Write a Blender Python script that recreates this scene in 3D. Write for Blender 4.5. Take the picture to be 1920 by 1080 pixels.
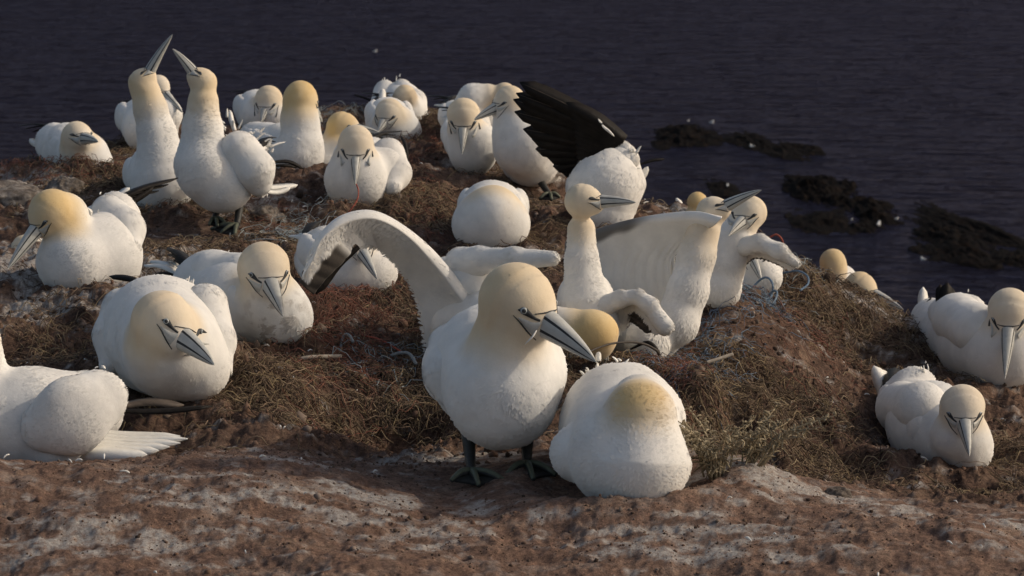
import bpy, math, random
import numpy as np
from mathutils import Vector

for o in list(bpy.data.objects):
    bpy.data.objects.remove(o, do_unlink=True)
scn = bpy.context.scene
COL = scn.collection
rng = np.random.default_rng(7)
random.seed(7)

# ------------------------------------------------------------------ camera, sky, sun, exposure
FOC = 5400.0                       # focal length in pixels of the 1920 px wide photograph
PITCH = math.radians(10.3)
CAM = np.array([0.0, 0.0, 1.0])
cam_d = bpy.data.cameras.new('camera')
cam_d.sensor_width = 36.0
cam_d.lens = 36.0 * FOC / 1920.0
cam_d.clip_start = 0.05
cam_d.clip_end = 12000.0
cam_d.dof.use_dof = True
cam_d.dof.focus_distance = 4.6
cam_d.dof.aperture_fstop = 22.0
cam = bpy.data.objects.new('camera', cam_d)
COL.objects.link(cam)
cam.location = CAM
cam.rotation_euler = (math.radians(90) - PITCH, 0, 0)
scn.camera = cam

SUN_AZ = math.radians(83.0)        # clockwise from +Y: the sun stands to the right
SUN_EL = math.radians(31.0)
world = bpy.data.worlds.new('World')
scn.world = world
world.use_nodes = True
wn = world.node_tree.nodes
sky = wn.new('ShaderNodeTexSky')
sky.sky_type = 'NISHITA'
sky.sun_disc = False
sky.sun_elevation = SUN_EL
sky.sun_rotation = SUN_AZ
wb = wn.new('ShaderNodeMix'); wb.data_type = 'RGBA'; wb.blend_type = 'MULTIPLY'    # white balance of the sky light
wb.inputs[0].default_value = 1.0
wb.inputs[7].default_value = (1.06, 0.98, 0.86, 1)
world.node_tree.links.new(sky.outputs[0], wb.inputs[6])
world.node_tree.links.new(wb.outputs[2], wn['Background'].inputs[0])
wn['Background'].inputs[1].default_value = 0.15
sky.dust_density = 2.6
sky.ozone_density = 0.3
sky.air_density = 0.75
sun_d = bpy.data.lights.new('sun', 'SUN')
sun_d.energy = 2.0
sun_d.angle = math.radians(0.6)
sun_d.color = (1.0, 0.88, 0.71)
sun = bpy.data.objects.new('sun', sun_d)
COL.objects.link(sun)
sdir = Vector((math.sin(SUN_AZ) * math.cos(SUN_EL), math.cos(SUN_AZ) * math.cos(SUN_EL), math.sin(SUN_EL)))
sun.rotation_euler = (-sdir).to_track_quat('-Z', 'Y').to_euler()
sun.location = (6, 4, 5)
scn.view_settings.view_transform = 'Standard'
scn.view_settings.look = 'None'
scn.view_settings.exposure = -0.22
scn.view_settings.gamma = 1.0
scn.view_settings.use_curve_mapping = False
scn.cycles.max_bounces = 6
scn.cycles.use_denoising = True

FWD = np.array([0.0, math.cos(PITCH), -math.sin(PITCH)])
RGT = np.array([1.0, 0.0, 0.0])
UPC = np.array([0.0, math.sin(PITCH), math.cos(PITCH)])

def P(px, py, d):
    """world point seen at a pixel of the photograph, d metres into the scene"""
    return CAM + FWD * d + RGT * ((px - 960.0) / FOC * d) + UPC * ((540.0 - py) / FOC * d)

def DZ(py, z=0.0):
    """depth at which the plane of height z is seen on image row py"""
    return (CAM[2] - z) / (math.sin(PITCH) - math.cos(PITCH) * (540.0 - py) / FOC)

# ------------------------------------------------------------------ noise
def _hash(ix, iy, iz, seed):
    h = (ix * 374761393 + iy * 668265263 + iz * 2147483647 + seed * 974634757) & 0xFFFFFFFF
    h = ((h ^ (h >> 13)) * 1274126177) & 0xFFFFFFFF
    h = (h ^ (h >> 16)) & 0xFFFFFFFF
    return h.astype(np.float64) / 4294967295.0 * 2 - 1

def vnoise(p, seed=0):
    p = np.asarray(p, dtype=np.float64)
    i = np.floor(p).astype(np.int64)
    f = p - i
    f = f * f * f * (f * (f * 6 - 15) + 10)
    out = 0
    for dx in (0, 1):
        wx = f[:, 0] if dx else 1 - f[:, 0]
        for dy in (0, 1):
            wy = f[:, 1] if dy else 1 - f[:, 1]
            for dz in (0, 1):
                wz = f[:, 2] if dz else 1 - f[:, 2]
                out = out + wx * wy * wz * _hash(i[:, 0] + dx, i[:, 1] + dy, i[:, 2] + dz, seed)
    return out

def fbm(p, octaves=4, seed=0, gain=0.5):
    a, s, out = 1.0, 1.0, 0
    for k in range(octaves):
        out = out + a * vnoise(p * s + 17.3 * k, seed + k)
        a *= gain
        s *= 2.03
    return out

def sstep(a, b, x):
    t = np.clip((x - a) / (b - a), 0, 1)
    return t * t * (3 - 2 * t)

def unit(v):
    v = np.asarray(v, dtype=float)
    return v / (np.linalg.norm(v) + 1e-12)

# ------------------------------------------------------------------ materials
def mat(name):
    m = bpy.data.materials.new(name)
    m.use_nodes = True
    nt = m.node_tree
    return m, nt, nt.nodes['Principled BSDF']

def node(nt, typ, **kw):
    n = nt.nodes.new(typ)
    for k, v in kw.items():
        setattr(n, k, v)
    return n

def ramp(nt, src, stops):
    r = node(nt, 'ShaderNodeValToRGB')
    e = r.color_ramp.elements
    while len(e) < len(stops):
        e.new(0.5)
    for i, (p, c) in enumerate(stops):
        e[i].position = p
        e[i].color = c if len(c) == 4 else (*c, 1)
    nt.links.new(src, r.inputs[0])
    return r

def noise_tex(nt, scale, detail=5, rough=0.6, vec=None, dist=0.0):
    n = node(nt, 'ShaderNodeTexNoise')
    n.inputs['Scale'].default_value = scale
    n.inputs['Detail'].default_value = detail
    n.inputs['Roughness'].default_value = rough
    n.inputs['Distortion'].default_value = dist
    if vec is not None:
        nt.links.new(vec, n.inputs['Vector'])
    return n

def mixc(nt, fac, a, b, blend='MIX'):
    m = node(nt, 'ShaderNodeMix', data_type='RGBA', blend_type=blend)
    for sock, v in ((m.inputs[0], fac), (m.inputs[6], a), (m.inputs[7], b)):
        if isinstance(v, (int, float)):
            sock.default_value = v
        elif isinstance(v, tuple):
            sock.default_value = v if len(v) == 4 else (*v, 1)
        else:
            nt.links.new(v, sock)
    return m.outputs[2]

def bump(nt, h, strength, dist, prev=None):
    b = node(nt, 'ShaderNodeBump')
    b.inputs['Strength'].default_value = strength
    b.inputs['Distance'].default_value = dist
    nt.links.new(h, b.inputs['Height'])
    if prev is not None:
        nt.links.new(prev, b.inputs['Normal'])
    return b.outputs[0]

def geo_pos(nt):
    return node(nt, 'ShaderNodeNewGeometry').outputs['Position']

def attr(nt, name):
    return node(nt, 'ShaderNodeAttribute', attribute_name=name)

def simple(name, col, rough=0.6, var=0.0, scale=60, spec=0.4, bmp=0.0):
    m, nt, b = mat(name)
    b.inputs['Roughness'].default_value = rough
    b.inputs['Specular IOR Level'].default_value = spec
    n = noise_tex(nt, scale, 5, 0.6, geo_pos(nt))
    lo = tuple(max(0, c * (1 - var)) for c in col)
    hi = tuple(min(1, c * (1 + var)) for c in col)
    r = ramp(nt, n.outputs[0], [(0.3, lo), (0.7, hi)])
    nt.links.new(r.outputs[0], b.inputs['Base Color'])
    if bmp:
        nt.links.new(bump(nt, n.outputs[0], 1.0, bmp), b.inputs['Normal'])
    return m

def plumage():
    m, nt, b = mat('white_plumage')
    pos = geo_pos(nt)
    bf = attr(nt, 'buff')
    wn_ = noise_tex(nt, 26, 4, 0.6, pos)
    white = ramp(nt, wn_.outputs[0], [(0.3, (0.70, 0.69, 0.66)), (0.65, (0.80, 0.785, 0.75))])
    bn = noise_tex(nt, 18, 3, 0.5, pos)
    buffc = ramp(nt, bn.outputs[0], [(0.35, (0.64, 0.44, 0.18)), (0.7, (0.70, 0.53, 0.27))])
    c = mixc(nt, bf.outputs['Fac'], white.outputs[0], buffc.outputs[0])
    st = attr(nt, 'stain_shade')
    c = mixc(nt, st.outputs['Fac'], c, (0.20, 0.15, 0.11))
    c = mixc(nt, attr(nt, 'dark').outputs['Fac'], c, (0.045, 0.037, 0.031))
    nt.links.new(c, b.inputs['Base Color'])
    b.inputs['Roughness'].default_value = 0.85
    b.inputs['Specular IOR Level'].default_value = 0.12
    b.inputs['Sheen Weight'].default_value = 0.15
    b.inputs['Sheen Roughness'].default_value = 0.6
    v = node(nt, 'ShaderNodeTexVoronoi')
    v.inputs['Scale'].default_value = 62
    nt.links.new(pos, v.inputs['Vector'])
    fine = noise_tex(nt, 260, 4, 0.65, pos)
    n1 = bump(nt, v.outputs['Distance'], 0.10, 0.003)
    n2 = bump(nt, fine.outputs[0], 0.30, 0.0012, n1)
    nt.links.new(n2, b.inputs['Normal'])
    return m

M = {}
M['plumage'] = plumage()
M['white_feather'] = simple('white_feather', (0.78, 0.77, 0.73), 0.8, 0.05, 80, 0.15, 0.001)
M['dark_feather'] = simple('dark_feather', (0.013, 0.011, 0.010), 0.6, 0.4, 50, 0.15, 0.002)
M['brown_feather'] = simple('brown_feather', (0.10, 0.08, 0.065), 0.6, 0.35, 40, 0.25, 0.002)
M['shaft'] = simple('feather_shaft', (0.35, 0.30, 0.24), 0.5, 0.1)
M['bill'] = simple('bill_horn', (0.46, 0.465, 0.44), 0.42, 0.12, 90, 0.4, 0.0006)
M['black_skin'] = simple('black_skin', (0.035, 0.038, 0.042), 0.6, 0.3, 90, 0.3)
M['eye'] = simple('eye_iris', (0.32, 0.36, 0.38), 0.15, 0.1, 300, 0.6)
M['foot'] = simple('foot_skin', (0.030, 0.030, 0.028), 0.55, 0.3, 120, 0.4, 0.001)
M['toe'] = simple('toe_stripe', (0.10, 0.11, 0.075), 0.55, 0.2, 120, 0.35)

# ------------------------------------------------------------------ mesh helpers
def mesh_obj(name, verts, faces, material, parent=None, smooth=True, attrs=None, mats=None, midx=None, origin=None):
    verts = np.asarray(verts, dtype=np.float32)
    if parent is not None and origin is None:
        origin = parent.matrix_basis.translation if parent.parent is None else None
    off = np.array(parent['_o']) if parent is not None and '_o' in parent else (np.zeros(3) if origin is None else np.array(origin))
    me = bpy.data.meshes.new(name)
    v = verts - off.astype(np.float32)
    if isinstance(faces, np.ndarray):
        nf, k = faces.shape
        me.vertices.add(len(v))
        me.vertices.foreach_set('co', v.ravel())
        me.loops.add(nf * k)
        me.loops.foreach_set('vertex_index', faces.astype(np.int32).ravel())
        me.polygons.add(nf)
        me.polygons.foreach_set('loop_start', np.arange(0, nf * k, k, dtype=np.int32))
        me.update(calc_edges=True)
    else:
        me.from_pydata([tuple(x) for x in v.tolist()], [], [tuple(int(i) for i in f) for f in faces])
        me.update()
    if smooth:
        me.polygons.foreach_set('use_smooth', np.ones(len(me.polygons), dtype=bool))
    for m_ in (mats or [material]):
        me.materials.append(m_)
    if midx is not None:
        me.polygons.foreach_set('material_index', np.asarray(midx, dtype=np.int32))
    for k_, a in (attrs or {}).items():
        at = me.attributes.new(k_, 'FLOAT', 'POINT')
        at.data.foreach_set('value', np.asarray(a, dtype=np.float32))
    me.validate()
    ob = bpy.data.objects.new(name, me)
    COL.objects.link(ob)
    if parent is not None:
        ob.parent = parent
        ob['_o'] = [float(x) for x in off]
    else:
        ob.location = off
        ob['_o'] = [float(x) for x in off]
    return ob

def empty(name, loc):
    o = bpy.data.objects.new(name, None)
    COL.objects.link(o)
    o.location = loc
    o.empty_display_size = 0.05
    o['_o'] = [float(x) for x in loc]
    return o

def tag(o, label=None, cat=None, group=None, kind=None):
    if label: o['label'] = label
    if cat: o['category'] = cat
    if group: o['group'] = group
    if kind: o['kind'] = kind
    return o

def catmull(pts, n):
    pts = np.asarray(pts, dtype=float)
    if len(pts) == 2:
        t = np.linspace(0, 1, n)[:, None]
        return pts[0] * (1 - t) + pts[1] * t
    p = np.vstack([2 * pts[0] - pts[1], pts, 2 * pts[-1] - pts[-2]])
    u = np.linspace(0, len(pts) - 1 - 1e-9, n)
    i = u.astype(int)
    t = (u - i)[:, None]
    a, b, c, d = p[i], p[i + 1], p[i + 2], p[i + 3]
    return 0.5 * ((2 * b) + (c - a) * t + (2 * a - 5 * b + 4 * c - d) * t ** 2 + (3 * b - a - 3 * c + d) * t ** 3)

def tube(pts, rad, sides=8, cap=True):
    pts = np.asarray(pts, dtype=float)
    n = len(pts)
    rad = np.broadcast_to(np.asarray(rad, dtype=float), (n,))
    T = np.gradient(pts, axis=0)
    T /= np.linalg.norm(T, axis=1)[:, None] + 1e-12
    ref = np.array([0.13, 0.27, 0.95])
    N = np.cross(T, ref); N /= np.linalg.norm(N, axis=1)[:, None] + 1e-9
    B = np.cross(T, N)
    a = np.linspace(0, 2 * math.pi, sides, endpoint=False)
    V = (pts[:, None, :] + rad[:, None, None] * (np.cos(a)[None, :, None] * N[:, None, :] + np.sin(a)[None, :, None] * B[:, None, :])).reshape(-1, 3)
    F = []
    for i in range(n - 1):
        for j in range(sides):
            k = (j + 1) % sides
            F.append((i * sides + j, i * sides + k, (i + 1) * sides + k, (i + 1) * sides + j))
    if cap:
        F.append(tuple(range(sides - 1, -1, -1)))
        F.append(tuple((n - 1) * sides + j for j in range(sides)))
    return V, F

class Acc:
    def __init__(s):
        s.v, s.f, s.m, s.n = [], [], [], 0
    def add(s, V, F, m=0):
        s.v.append(np.asarray(V, dtype=float))
        for f in F:
            s.f.append(tuple(int(i) + s.n for i in f))
            s.m.append(m)
        s.n += len(V)
    def out(s):
        return np.vstack(s.v), s.f, s.m

# ------------------------------------------------------------------ smooth-union bodies
def sdf_eval(pr, p, k):
    """pr: list of (a, b, ra, rb, squash_dir or None, squash)"""
    d = None
    for a, b, ra, rb, sd, sq in pr:
        q = p - a
        ab = b - a
        if sd is not None:
            s = (1.0 / sq - 1.0)
            q = q + np.outer(q @ sd, sd) * s
            ab = ab + sd * (ab @ sd) * s
        L = ab @ ab
        t = np.clip((q @ ab) / L, 0, 1) if L > 1e-12 else np.zeros(len(q))
        e = q - t[:, None] * ab
        di = np.sqrt(np.einsum('ij,ij->i', e, e)) - (ra + (rb - ra) * t)
        if sd is not None:
            di = di * (0.5 + 0.5 * sq)
        if d is None:
            d = di
        else:
            h = np.clip(0.5 + 0.5 * (d - di) / k, 0, 1)
            d = d + (di - d) * h - k * h * (1 - h)
    return d

def surface(pr, vox, k):
    lo = np.min([np.minimum(a - ra, b - rb) for a, b, ra, rb, _, _ in pr], axis=0) - 3 * vox
    hi = np.max([np.maximum(a + ra, b + rb) for a, b, ra, rb, _, _ in pr], axis=0) + 3 * vox
    S = 4
    nb = np.ceil((hi - lo) / (vox * S)).astype(int) + 1
    gc = [lo[i] + (np.arange(nb[i]) + 0.5) * vox * S for i in range(3)]
    X, Y, Z = np.meshgrid(*gc, indexing='ij')
    cd = sdf_eval(pr, np.stack([X.ravel(), Y.ravel(), Z.ravel()], 1), k).reshape(nb)
    N = nb * S
    F = np.repeat(np.repeat(np.repeat(cd, S, 0), S, 1), S, 2).astype(np.float64)
    act = np.argwhere(np.abs(cd) < vox * S * 1.9)
    off = np.stack(np.meshgrid(*[np.arange(S)] * 3, indexing='ij'), -1).reshape(-1, 3)
    ii = (act[:, None, :] * S + off[None]).reshape(-1, 3)
    pts = lo + (ii + 0.5) * vox
    F[ii[:, 0], ii[:, 1], ii[:, 2]] = sdf_eval(pr, pts, k)
    ins = F < 0
    # active cells
    c = np.zeros(tuple(N - 1), dtype=np.int8)
    for dx in (0, 1):
        for dy in (0, 1):
            for dz in (0, 1):
                c += ins[dx:N[0] - 1 + dx, dy:N[1] - 1 + dy, dz:N[2] - 1 + dz]
    cells = np.argwhere((c > 0) & (c < 8))
    idx = -np.ones(tuple(N - 1), dtype=np.int64)
    idx[cells[:, 0], cells[:, 1], cells[:, 2]] = np.arange(len(cells))
    co = np.array([(x, y, z) for x in (0, 1) for y in (0, 1) for z in (0, 1)])
    val = np.stack([F[cells[:, 0] + q[0], cells[:, 1] + q[1], cells[:, 2] + q[2]] for q in co], 1)
    acc = np.zeros((len(cells), 3)); cnt = np.zeros(len(cells))
    for i in range(8):
        for j in range(i + 1, 8):
            if np.abs(co[i] - co[j]).sum() != 1:
                continue
            m = (val[:, i] < 0) != (val[:, j] < 0)
            t = val[:, i] / (val[:, i] - val[:, j] + 1e-20)
            p = co[i] + t[:, None] * (co[j] - co[i])
            acc[m] += p[m]; cnt[m] += 1
    V = lo + (cells + acc / cnt[:, None] + 0.5) * vox
    quads = []
    for ax in range(3):
        b_, c_ = (ax + 1) % 3, (ax + 2) % 3
        sl0 = [slice(1, N[i] - 1) for i in range(3)]; sl1 = list(sl0)
        sl0[ax] = slice(0, N[ax] - 1); sl1[ax] = slice(1, N[ax])
        s0, s1 = ins[tuple(sl0)], ins[tuple(sl1)]
        e = np.argwhere(s0 != s1)
        if not len(e): continue
        base = e + np.array([0 if i == ax else 1 for i in range(3)])
        flip = s0[e[:, 0], e[:, 1], e[:, 2]]
        def cell(db, dc):
            q = base.copy(); q[:, b_] -= db; q[:, c_] -= dc
            return idx[q[:, 0], q[:, 1], q[:, 2]]
        q = np.stack([cell(1, 1), cell(0, 1), cell(0, 0), cell(1, 0)], 1)
        q[~flip] = q[~flip][:, ::-1]
        quads.append(q)
    Q = np.vstack(quads)
    Q = Q[(Q >= 0).all(1)]
    # settle on the true surface and take its normals
    def grad(v):
        h = vox * 0.5
        g = np.stack([sdf_eval(pr, v + np.eye(3)[i] * h, k) - sdf_eval(pr, v - np.eye(3)[i] * h, k) for i in range(3)], 1)
        return g / (np.linalg.norm(g, axis=1)[:, None] + 1e-12)
    G = grad(V)
    V = V - G * (0.8 * sdf_eval(pr, V, k))[:, None]
    return V, Q, grad(V)
# ------------------------------------------------------------------ gannets
def blade(pts, width, nrm, n=9, thick=0.0016, camber=0.10, blunt=0.35, w0=0.45):
    """one feather: a tapered, cambered vane round a raised shaft"""
    c = catmull(pts, n)
    T = np.gradient(c, axis=0)
    T /= np.linalg.norm(T, axis=1)[:, None] + 1e-12
    S = np.cross(T, np.asarray(nrm, dtype=float)); S /= np.linalg.norm(S, axis=1)[:, None] + 1e-9
    U = np.cross(S, T)
    t = np.linspace(0, 1, n)
    w = (w0 + (1 - w0) * np.sin(np.minimum(t / 0.55, 1) * math.pi / 2)) * np.sqrt(np.clip(1 - np.clip((t - (1 - blunt)) / blunt, 0, 1) ** 2.2, 0.004, 1))
    w = w * width / 2
    ring = []
    for a, h in ((-1, -camber), (0, 0.06), (1, -camber)):
        ring.append(c + S * (a * w)[:, None] + U * (h * w)[:, None] + U * (thick * 0.5 * (1.6 if a == 0 else 0.6)))
    ring.append(c - U * (thick * 0.6))
    V = np.stack(ring, 1).reshape(-1, 3)
    F = []
    for i in range(n - 1):
        for j in range(4):
            k = (j + 1) % 4
            F.append((i * 4 + j, i * 4 + k, (i + 1) * 4 + k, (i + 1) * 4 + j))
    F.append((3, 2, 1, 0)); F.append(tuple((n - 1) * 4 + j for j in range(4)))
    return V, F

def feather_part(name, pts, width, nrm, material, parent, **kw):
    V, F = blade(pts, width, nrm, **kw)
    return mesh_obj(name, V, F, material, parent)

def bill_mesh(base, tip, U, hb, wb):
    F_ = unit(tip - base)
    U = unit(U - F_ * (U @ F_)); R = np.cross(F_, U)
    L = np.linalg.norm(tip - base)
    th = np.radians([0, 24, 44, 57, 76, 93, 106, 130, 156, 180])
    th = np.concatenate([th, 2 * math.pi - th[-2:0:-1]])
    rec = np.ones(len(th))
    nA = len(th)
    T = [0, .08, .18, .3, .42, .54, .66, .76, .85, .92, .97, 1.0]
    V = []
    for t in T:
        h = hb * ((1 - t) ** 0.66 * 0.90 + 0.10 * (1 - t ** 8))
        w = wb * ((1 - t) ** 0.80 * 0.91 + 0.09 * (1 - t ** 6))
        h, w = max(h, hb * 0.02), max(w, wb * 0.02)
        c = base + F_ * (L * t) - U * (hb * 0.16 * t ** 4) + U * hb * 0.12 * math.sin(math.pi * t) * (1 - t)
        for a, q in zip(th, rec):
            cz, sy = math.cos(a), math.sin(a)
            z = math.copysign(abs(cz) ** 0.85, cz) * h * (1.0 if cz > 0 else 0.82)
            y = math.copysign(abs(sy) ** 0.85, sy) * w
            V.append(c + U * z + R * y)
    faces, mi = [], []
    for i in range(len(T) - 1):
        for j in range(nA):
            k = (j + 1) % nA
            faces.append((i * nA + j, i * nA + k, (i + 1) * nA + k, (i + 1) * nA + j))
            m = (th[j] + ((th[k] - th[j]) % (2 * math.pi)) / 2) % (2 * math.pi)
            m = math.degrees(m if m <= math.pi else 2 * math.pi - m)
            mi.append(1 if ((44 < m < 57 and i < 9) or (93 < m < 106 and i < 10)) else 0)
    faces.append(tuple(range(nA))); mi.append(0)
    faces.append(tuple((len(T) - 1) * nA + j for j in range(nA))[::-1]); mi.append(0)
    return np.array(V), faces, mi

def plumes(root, V, Q, G, flow, soft, bf, st, n_, rough=1.0):
    """small plumes lying over a body, tips pointing along the flow; they shade like the body below"""
    t0, t1, t2 = V[Q[:, 0]], V[Q[:, 1]], V[Q[:, 2]]
    ar = np.linalg.norm(np.cross(t1 - t0, t2 - t0), axis=1)
    fi = rng.choice(len(Q), n_, p=ar / ar.sum())
    w4 = rng.dirichlet((1, 1, 1, 1), n_)
    pick = lambda a: (a[Q[fi]] * w4[:, :, None]).sum(1) if a.ndim == 2 else (a[Q[fi]] * w4).sum(1)
    po, no, bo, so, ho, fl = pick(V), pick(G), pick(bf), pick(st), pick(soft), pick(flow)
    no /= np.linalg.norm(no, axis=1)[:, None] + 1e-9
    fl = fl - no * (fl * no).sum(1)[:, None]
    fl /= np.linalg.norm(fl, axis=1)[:, None] + 1e-9
    fl = fl + rng.normal(0, .28, (n_, 3))
    fl = fl - no * (fl * no).sum(1)[:, None]
    fl /= np.linalg.norm(fl, axis=1)[:, None] + 1e-9
    patch = sstep(-.3, .7, fbm(po * 9, 2, 61))
    ln = rng.uniform(.5, 1.2, n_) * (0.0115 * (1 - ho) + 0.006 * ho)
    lf = (rng.uniform(.0, .02, n_) + patch * rng.uniform(0, .045, n_) * rough) * (1 - .8 * ho) + (rng.uniform(0, 1, n_) > .99) * .07 * (1 - ho)
    sd_ = np.cross(no, fl)
    wd = ln * rng.uniform(.08, .20, n_)
    a_ = po - no * .0008
    pv = np.stack([a_ - sd_ * wd[:, None] * .6, a_ + sd_ * wd[:, None] * .6,
                   a_ + fl * (ln * .55)[:, None] + sd_ * wd[:, None] + no * (ln * lf * .7 + .0008)[:, None],
                   a_ + fl * ln[:, None] + no * (ln * lf + .0003)[:, None],
                   a_ + fl * (ln * .55)[:, None] - sd_ * wd[:, None] + no * (ln * lf * .7 + .0008)[:, None]], 1).reshape(-1, 3)
    pf_ = (np.arange(n_)[:, None] * 5 + np.array([0, 4, 3, 2, 1])[None])
    o = mesh_obj('plumes', pv, pf_, M['plumage'], root, attrs={'buff': np.repeat(bo, 5), 'stain_shade': np.repeat(so, 5)})
    nn = no + rng.normal(0, 1, (n_, 3)) * (.06 * (1 - .7 * ho))[:, None] * (.5 + .5 * patch)[:, None]
    nn /= np.linalg.norm(nn, axis=1)[:, None]
    o.data.normals_split_custom_set_from_vertices(np.repeat(nn, 5, axis=0).tolist())
    tag(o, kind='stuff')

CONTACT = []          # (x, y, z) where birds rest on the ground
FOOTPOS = []
NESTS = []
BIRDS = []

def bird(label, base=None, D=None, body=(), head=None, tip=None, fade=2.3, b0=1.0, buff=0.85, up=None, k=None,
         wings=(), auto='LR', wsq=None, prims=(), tail='auto', legs=(), tufts=(), contact=True, nest=True, shade=0.0, bc=None, specks=None,
         vox=None, bump_=1.0, autop=True, eyes=True, sq=None):
    D = D if D is not None else DZ(base)
    q = lambda p: P(p[0], p[1], D + p[2])
    rr = lambda p: p[3] * (D + p[2]) / FOC
    root = empty('gannet', (0, 0, 0))
    tag(root, label, 'gannet', 'gannets nesting on the clifftop')
    pr = []
    for ch in body:
        for a, b in zip(ch[:-1], ch[1:]):
            pr.append((q(a), q(b), rr(a) * .965, rr(b) * .965, None, 1))
        if len(ch) == 1:
            pr.append((q(ch[0]), q(ch[0]) + 1e-4, rr(ch[0]), rr(ch[0]), None, 1))
    hc, hr = q(head), rr(head)
    tp = P(tip[0], tip[1], D + tip[2])
    Fh = unit(tp - hc)
    Uw = np.array([0, 0, 1.0]) if up is None else unit(RGT * up[0] + UPC * up[1] + FWD * up[2])
    Uh = unit(Uw - Fh * (Uw @ Fh)); Rh = np.cross(Fh, Uh)
    pr.append((hc - Fh * 0.16 * hr, hc + Fh * 0.06 * hr, hr * 0.92, hr * 0.84, None, 1))
    pr.append((hc, hc + Fh * 0.62 * hr - Uh * 0.15 * hr, hr * 0.78, hr * 0.44, None, 1))
    kk = k * D / FOC if k else hr * 0.40
    vx = vox or (3.0 * D / FOC if D < 5.2 else 2.5 * D / FOC)
    V, Q, G = surface(pr, vx, kk)
    dh = np.linalg.norm(V - hc, axis=1) / hr
    hm = 1 - sstep(1.1, 2.8, dh)
    lump = fbm(V * np.array([38, 38, 30]), 3, 3)
    big = fbm(V * 11, 2, 9)
    amp = bump_ * (1 - hm) * sstep(-0.5, 0.6, fbm(V * 5, 2, 21))
    V0 = V
    V = V + G * (amp * lump * 0.0014 + bump_ * (1 - hm) * big * 0.0014 + hm * lump * 0.0002)[:, None]
    fr = (V0 - hc) @ Fh / hr
    b_ = buff * (1 - sstep(b0, fade, dh + 0.22 * fbm(V * 14, 3, 31) + 0.45 * np.maximum(fr, 0) ** 1.5))
    if bc:
        b_ = buff * (1 - sstep(b0, fade, np.linalg.norm(V - q(bc), axis=1) / rr(bc) + .12 * fbm(V * 14, 3, 31)))
    b_ = b_ * (0.82 + 0.18 * sstep(0.3, -0.5, fr))
    # cheeks under the eye and the chin are paler
    st = np.zeros(len(V))
    if specks:
        for s in specks:
            c = q(s); r = rr(s)
            m = np.exp(-(np.linalg.norm(V - c, axis=1) / r) ** 2)
            st = np.maximum(st, m * sstep(0.15, 0.45, fbm(V * 70, 2, 77)) * s[4])
    st = np.maximum(st, 0.10 * sstep(0.25, 0.9, fbm(V * 9, 3, 55)) * (1 - hm) + shade * hm * sstep(0.0, 0.5, fbm(V * 25, 2, 5)))  # faint random stains, plus patchy brown shade painted over the head
    # root at the base
    low = V[V[:, 2] <= np.quantile(V[:, 2], 0.03)]
    base_pt = np.array([low[:, 0].mean(), low[:, 1].mean(), V[:, 2].min()])
    root.location = base_pt; root['_o'] = [float(x) for x in base_pt]
    mesh_obj('body', V, Q, M['plumage'], root, attrs={'buff': b_, 'stain_shade': st})
    tor_ = body[0]
    back = unit(q(tor_[-1]) - q(tor_[0])) if len(tor_) > 1 else FWD
    fl = back[None] * (1 - hm)[:, None] + (-Fh - np.array([0, 0, .5]))[None] * hm[:, None] - np.array([0, 0, .35]) * (1 - hm)[:, None]
    plumes(root, V, Q, G, fl, hm, b_, st, int(np.clip(15000 * (4.1 / D) ** 1.2, 5000, 15000)), rough=bump_)
    if contact:
        CONTACT.append(base_pt + np.array([0, 0, 0.012]))
    if nest:
        NESTS.append(base_pt)
    f = lambda p: float(sdf_eval(pr, p[None], kk)[0])
    def onhead(fv, uv, sv, lift=0.0):
        d = unit(Fh * fv + Uh * uv + Rh * sv)
        t = 1.55 * hr
        for s in range(40):
            v = f(hc + d * t)
            if v < 0:
                t *= 0.9 if s < 12 else 1.0
                if s >= 12: break
                continue
            if v < 1e-4: break
            t -= v * 0.8
        return hc + d * (t + lift), d
    # ---- bill
    bb = hc + Fh * 0.40 * hr - Uh * 0.13 * hr
    bv, bf_, bm = bill_mesh(bb, tp, Uh, hr * 0.48, hr * 0.385)
    mesh_obj('bill', bv, bf_, None, root, mats=[M['bill'], M['black_skin']], midx=bm)
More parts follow.
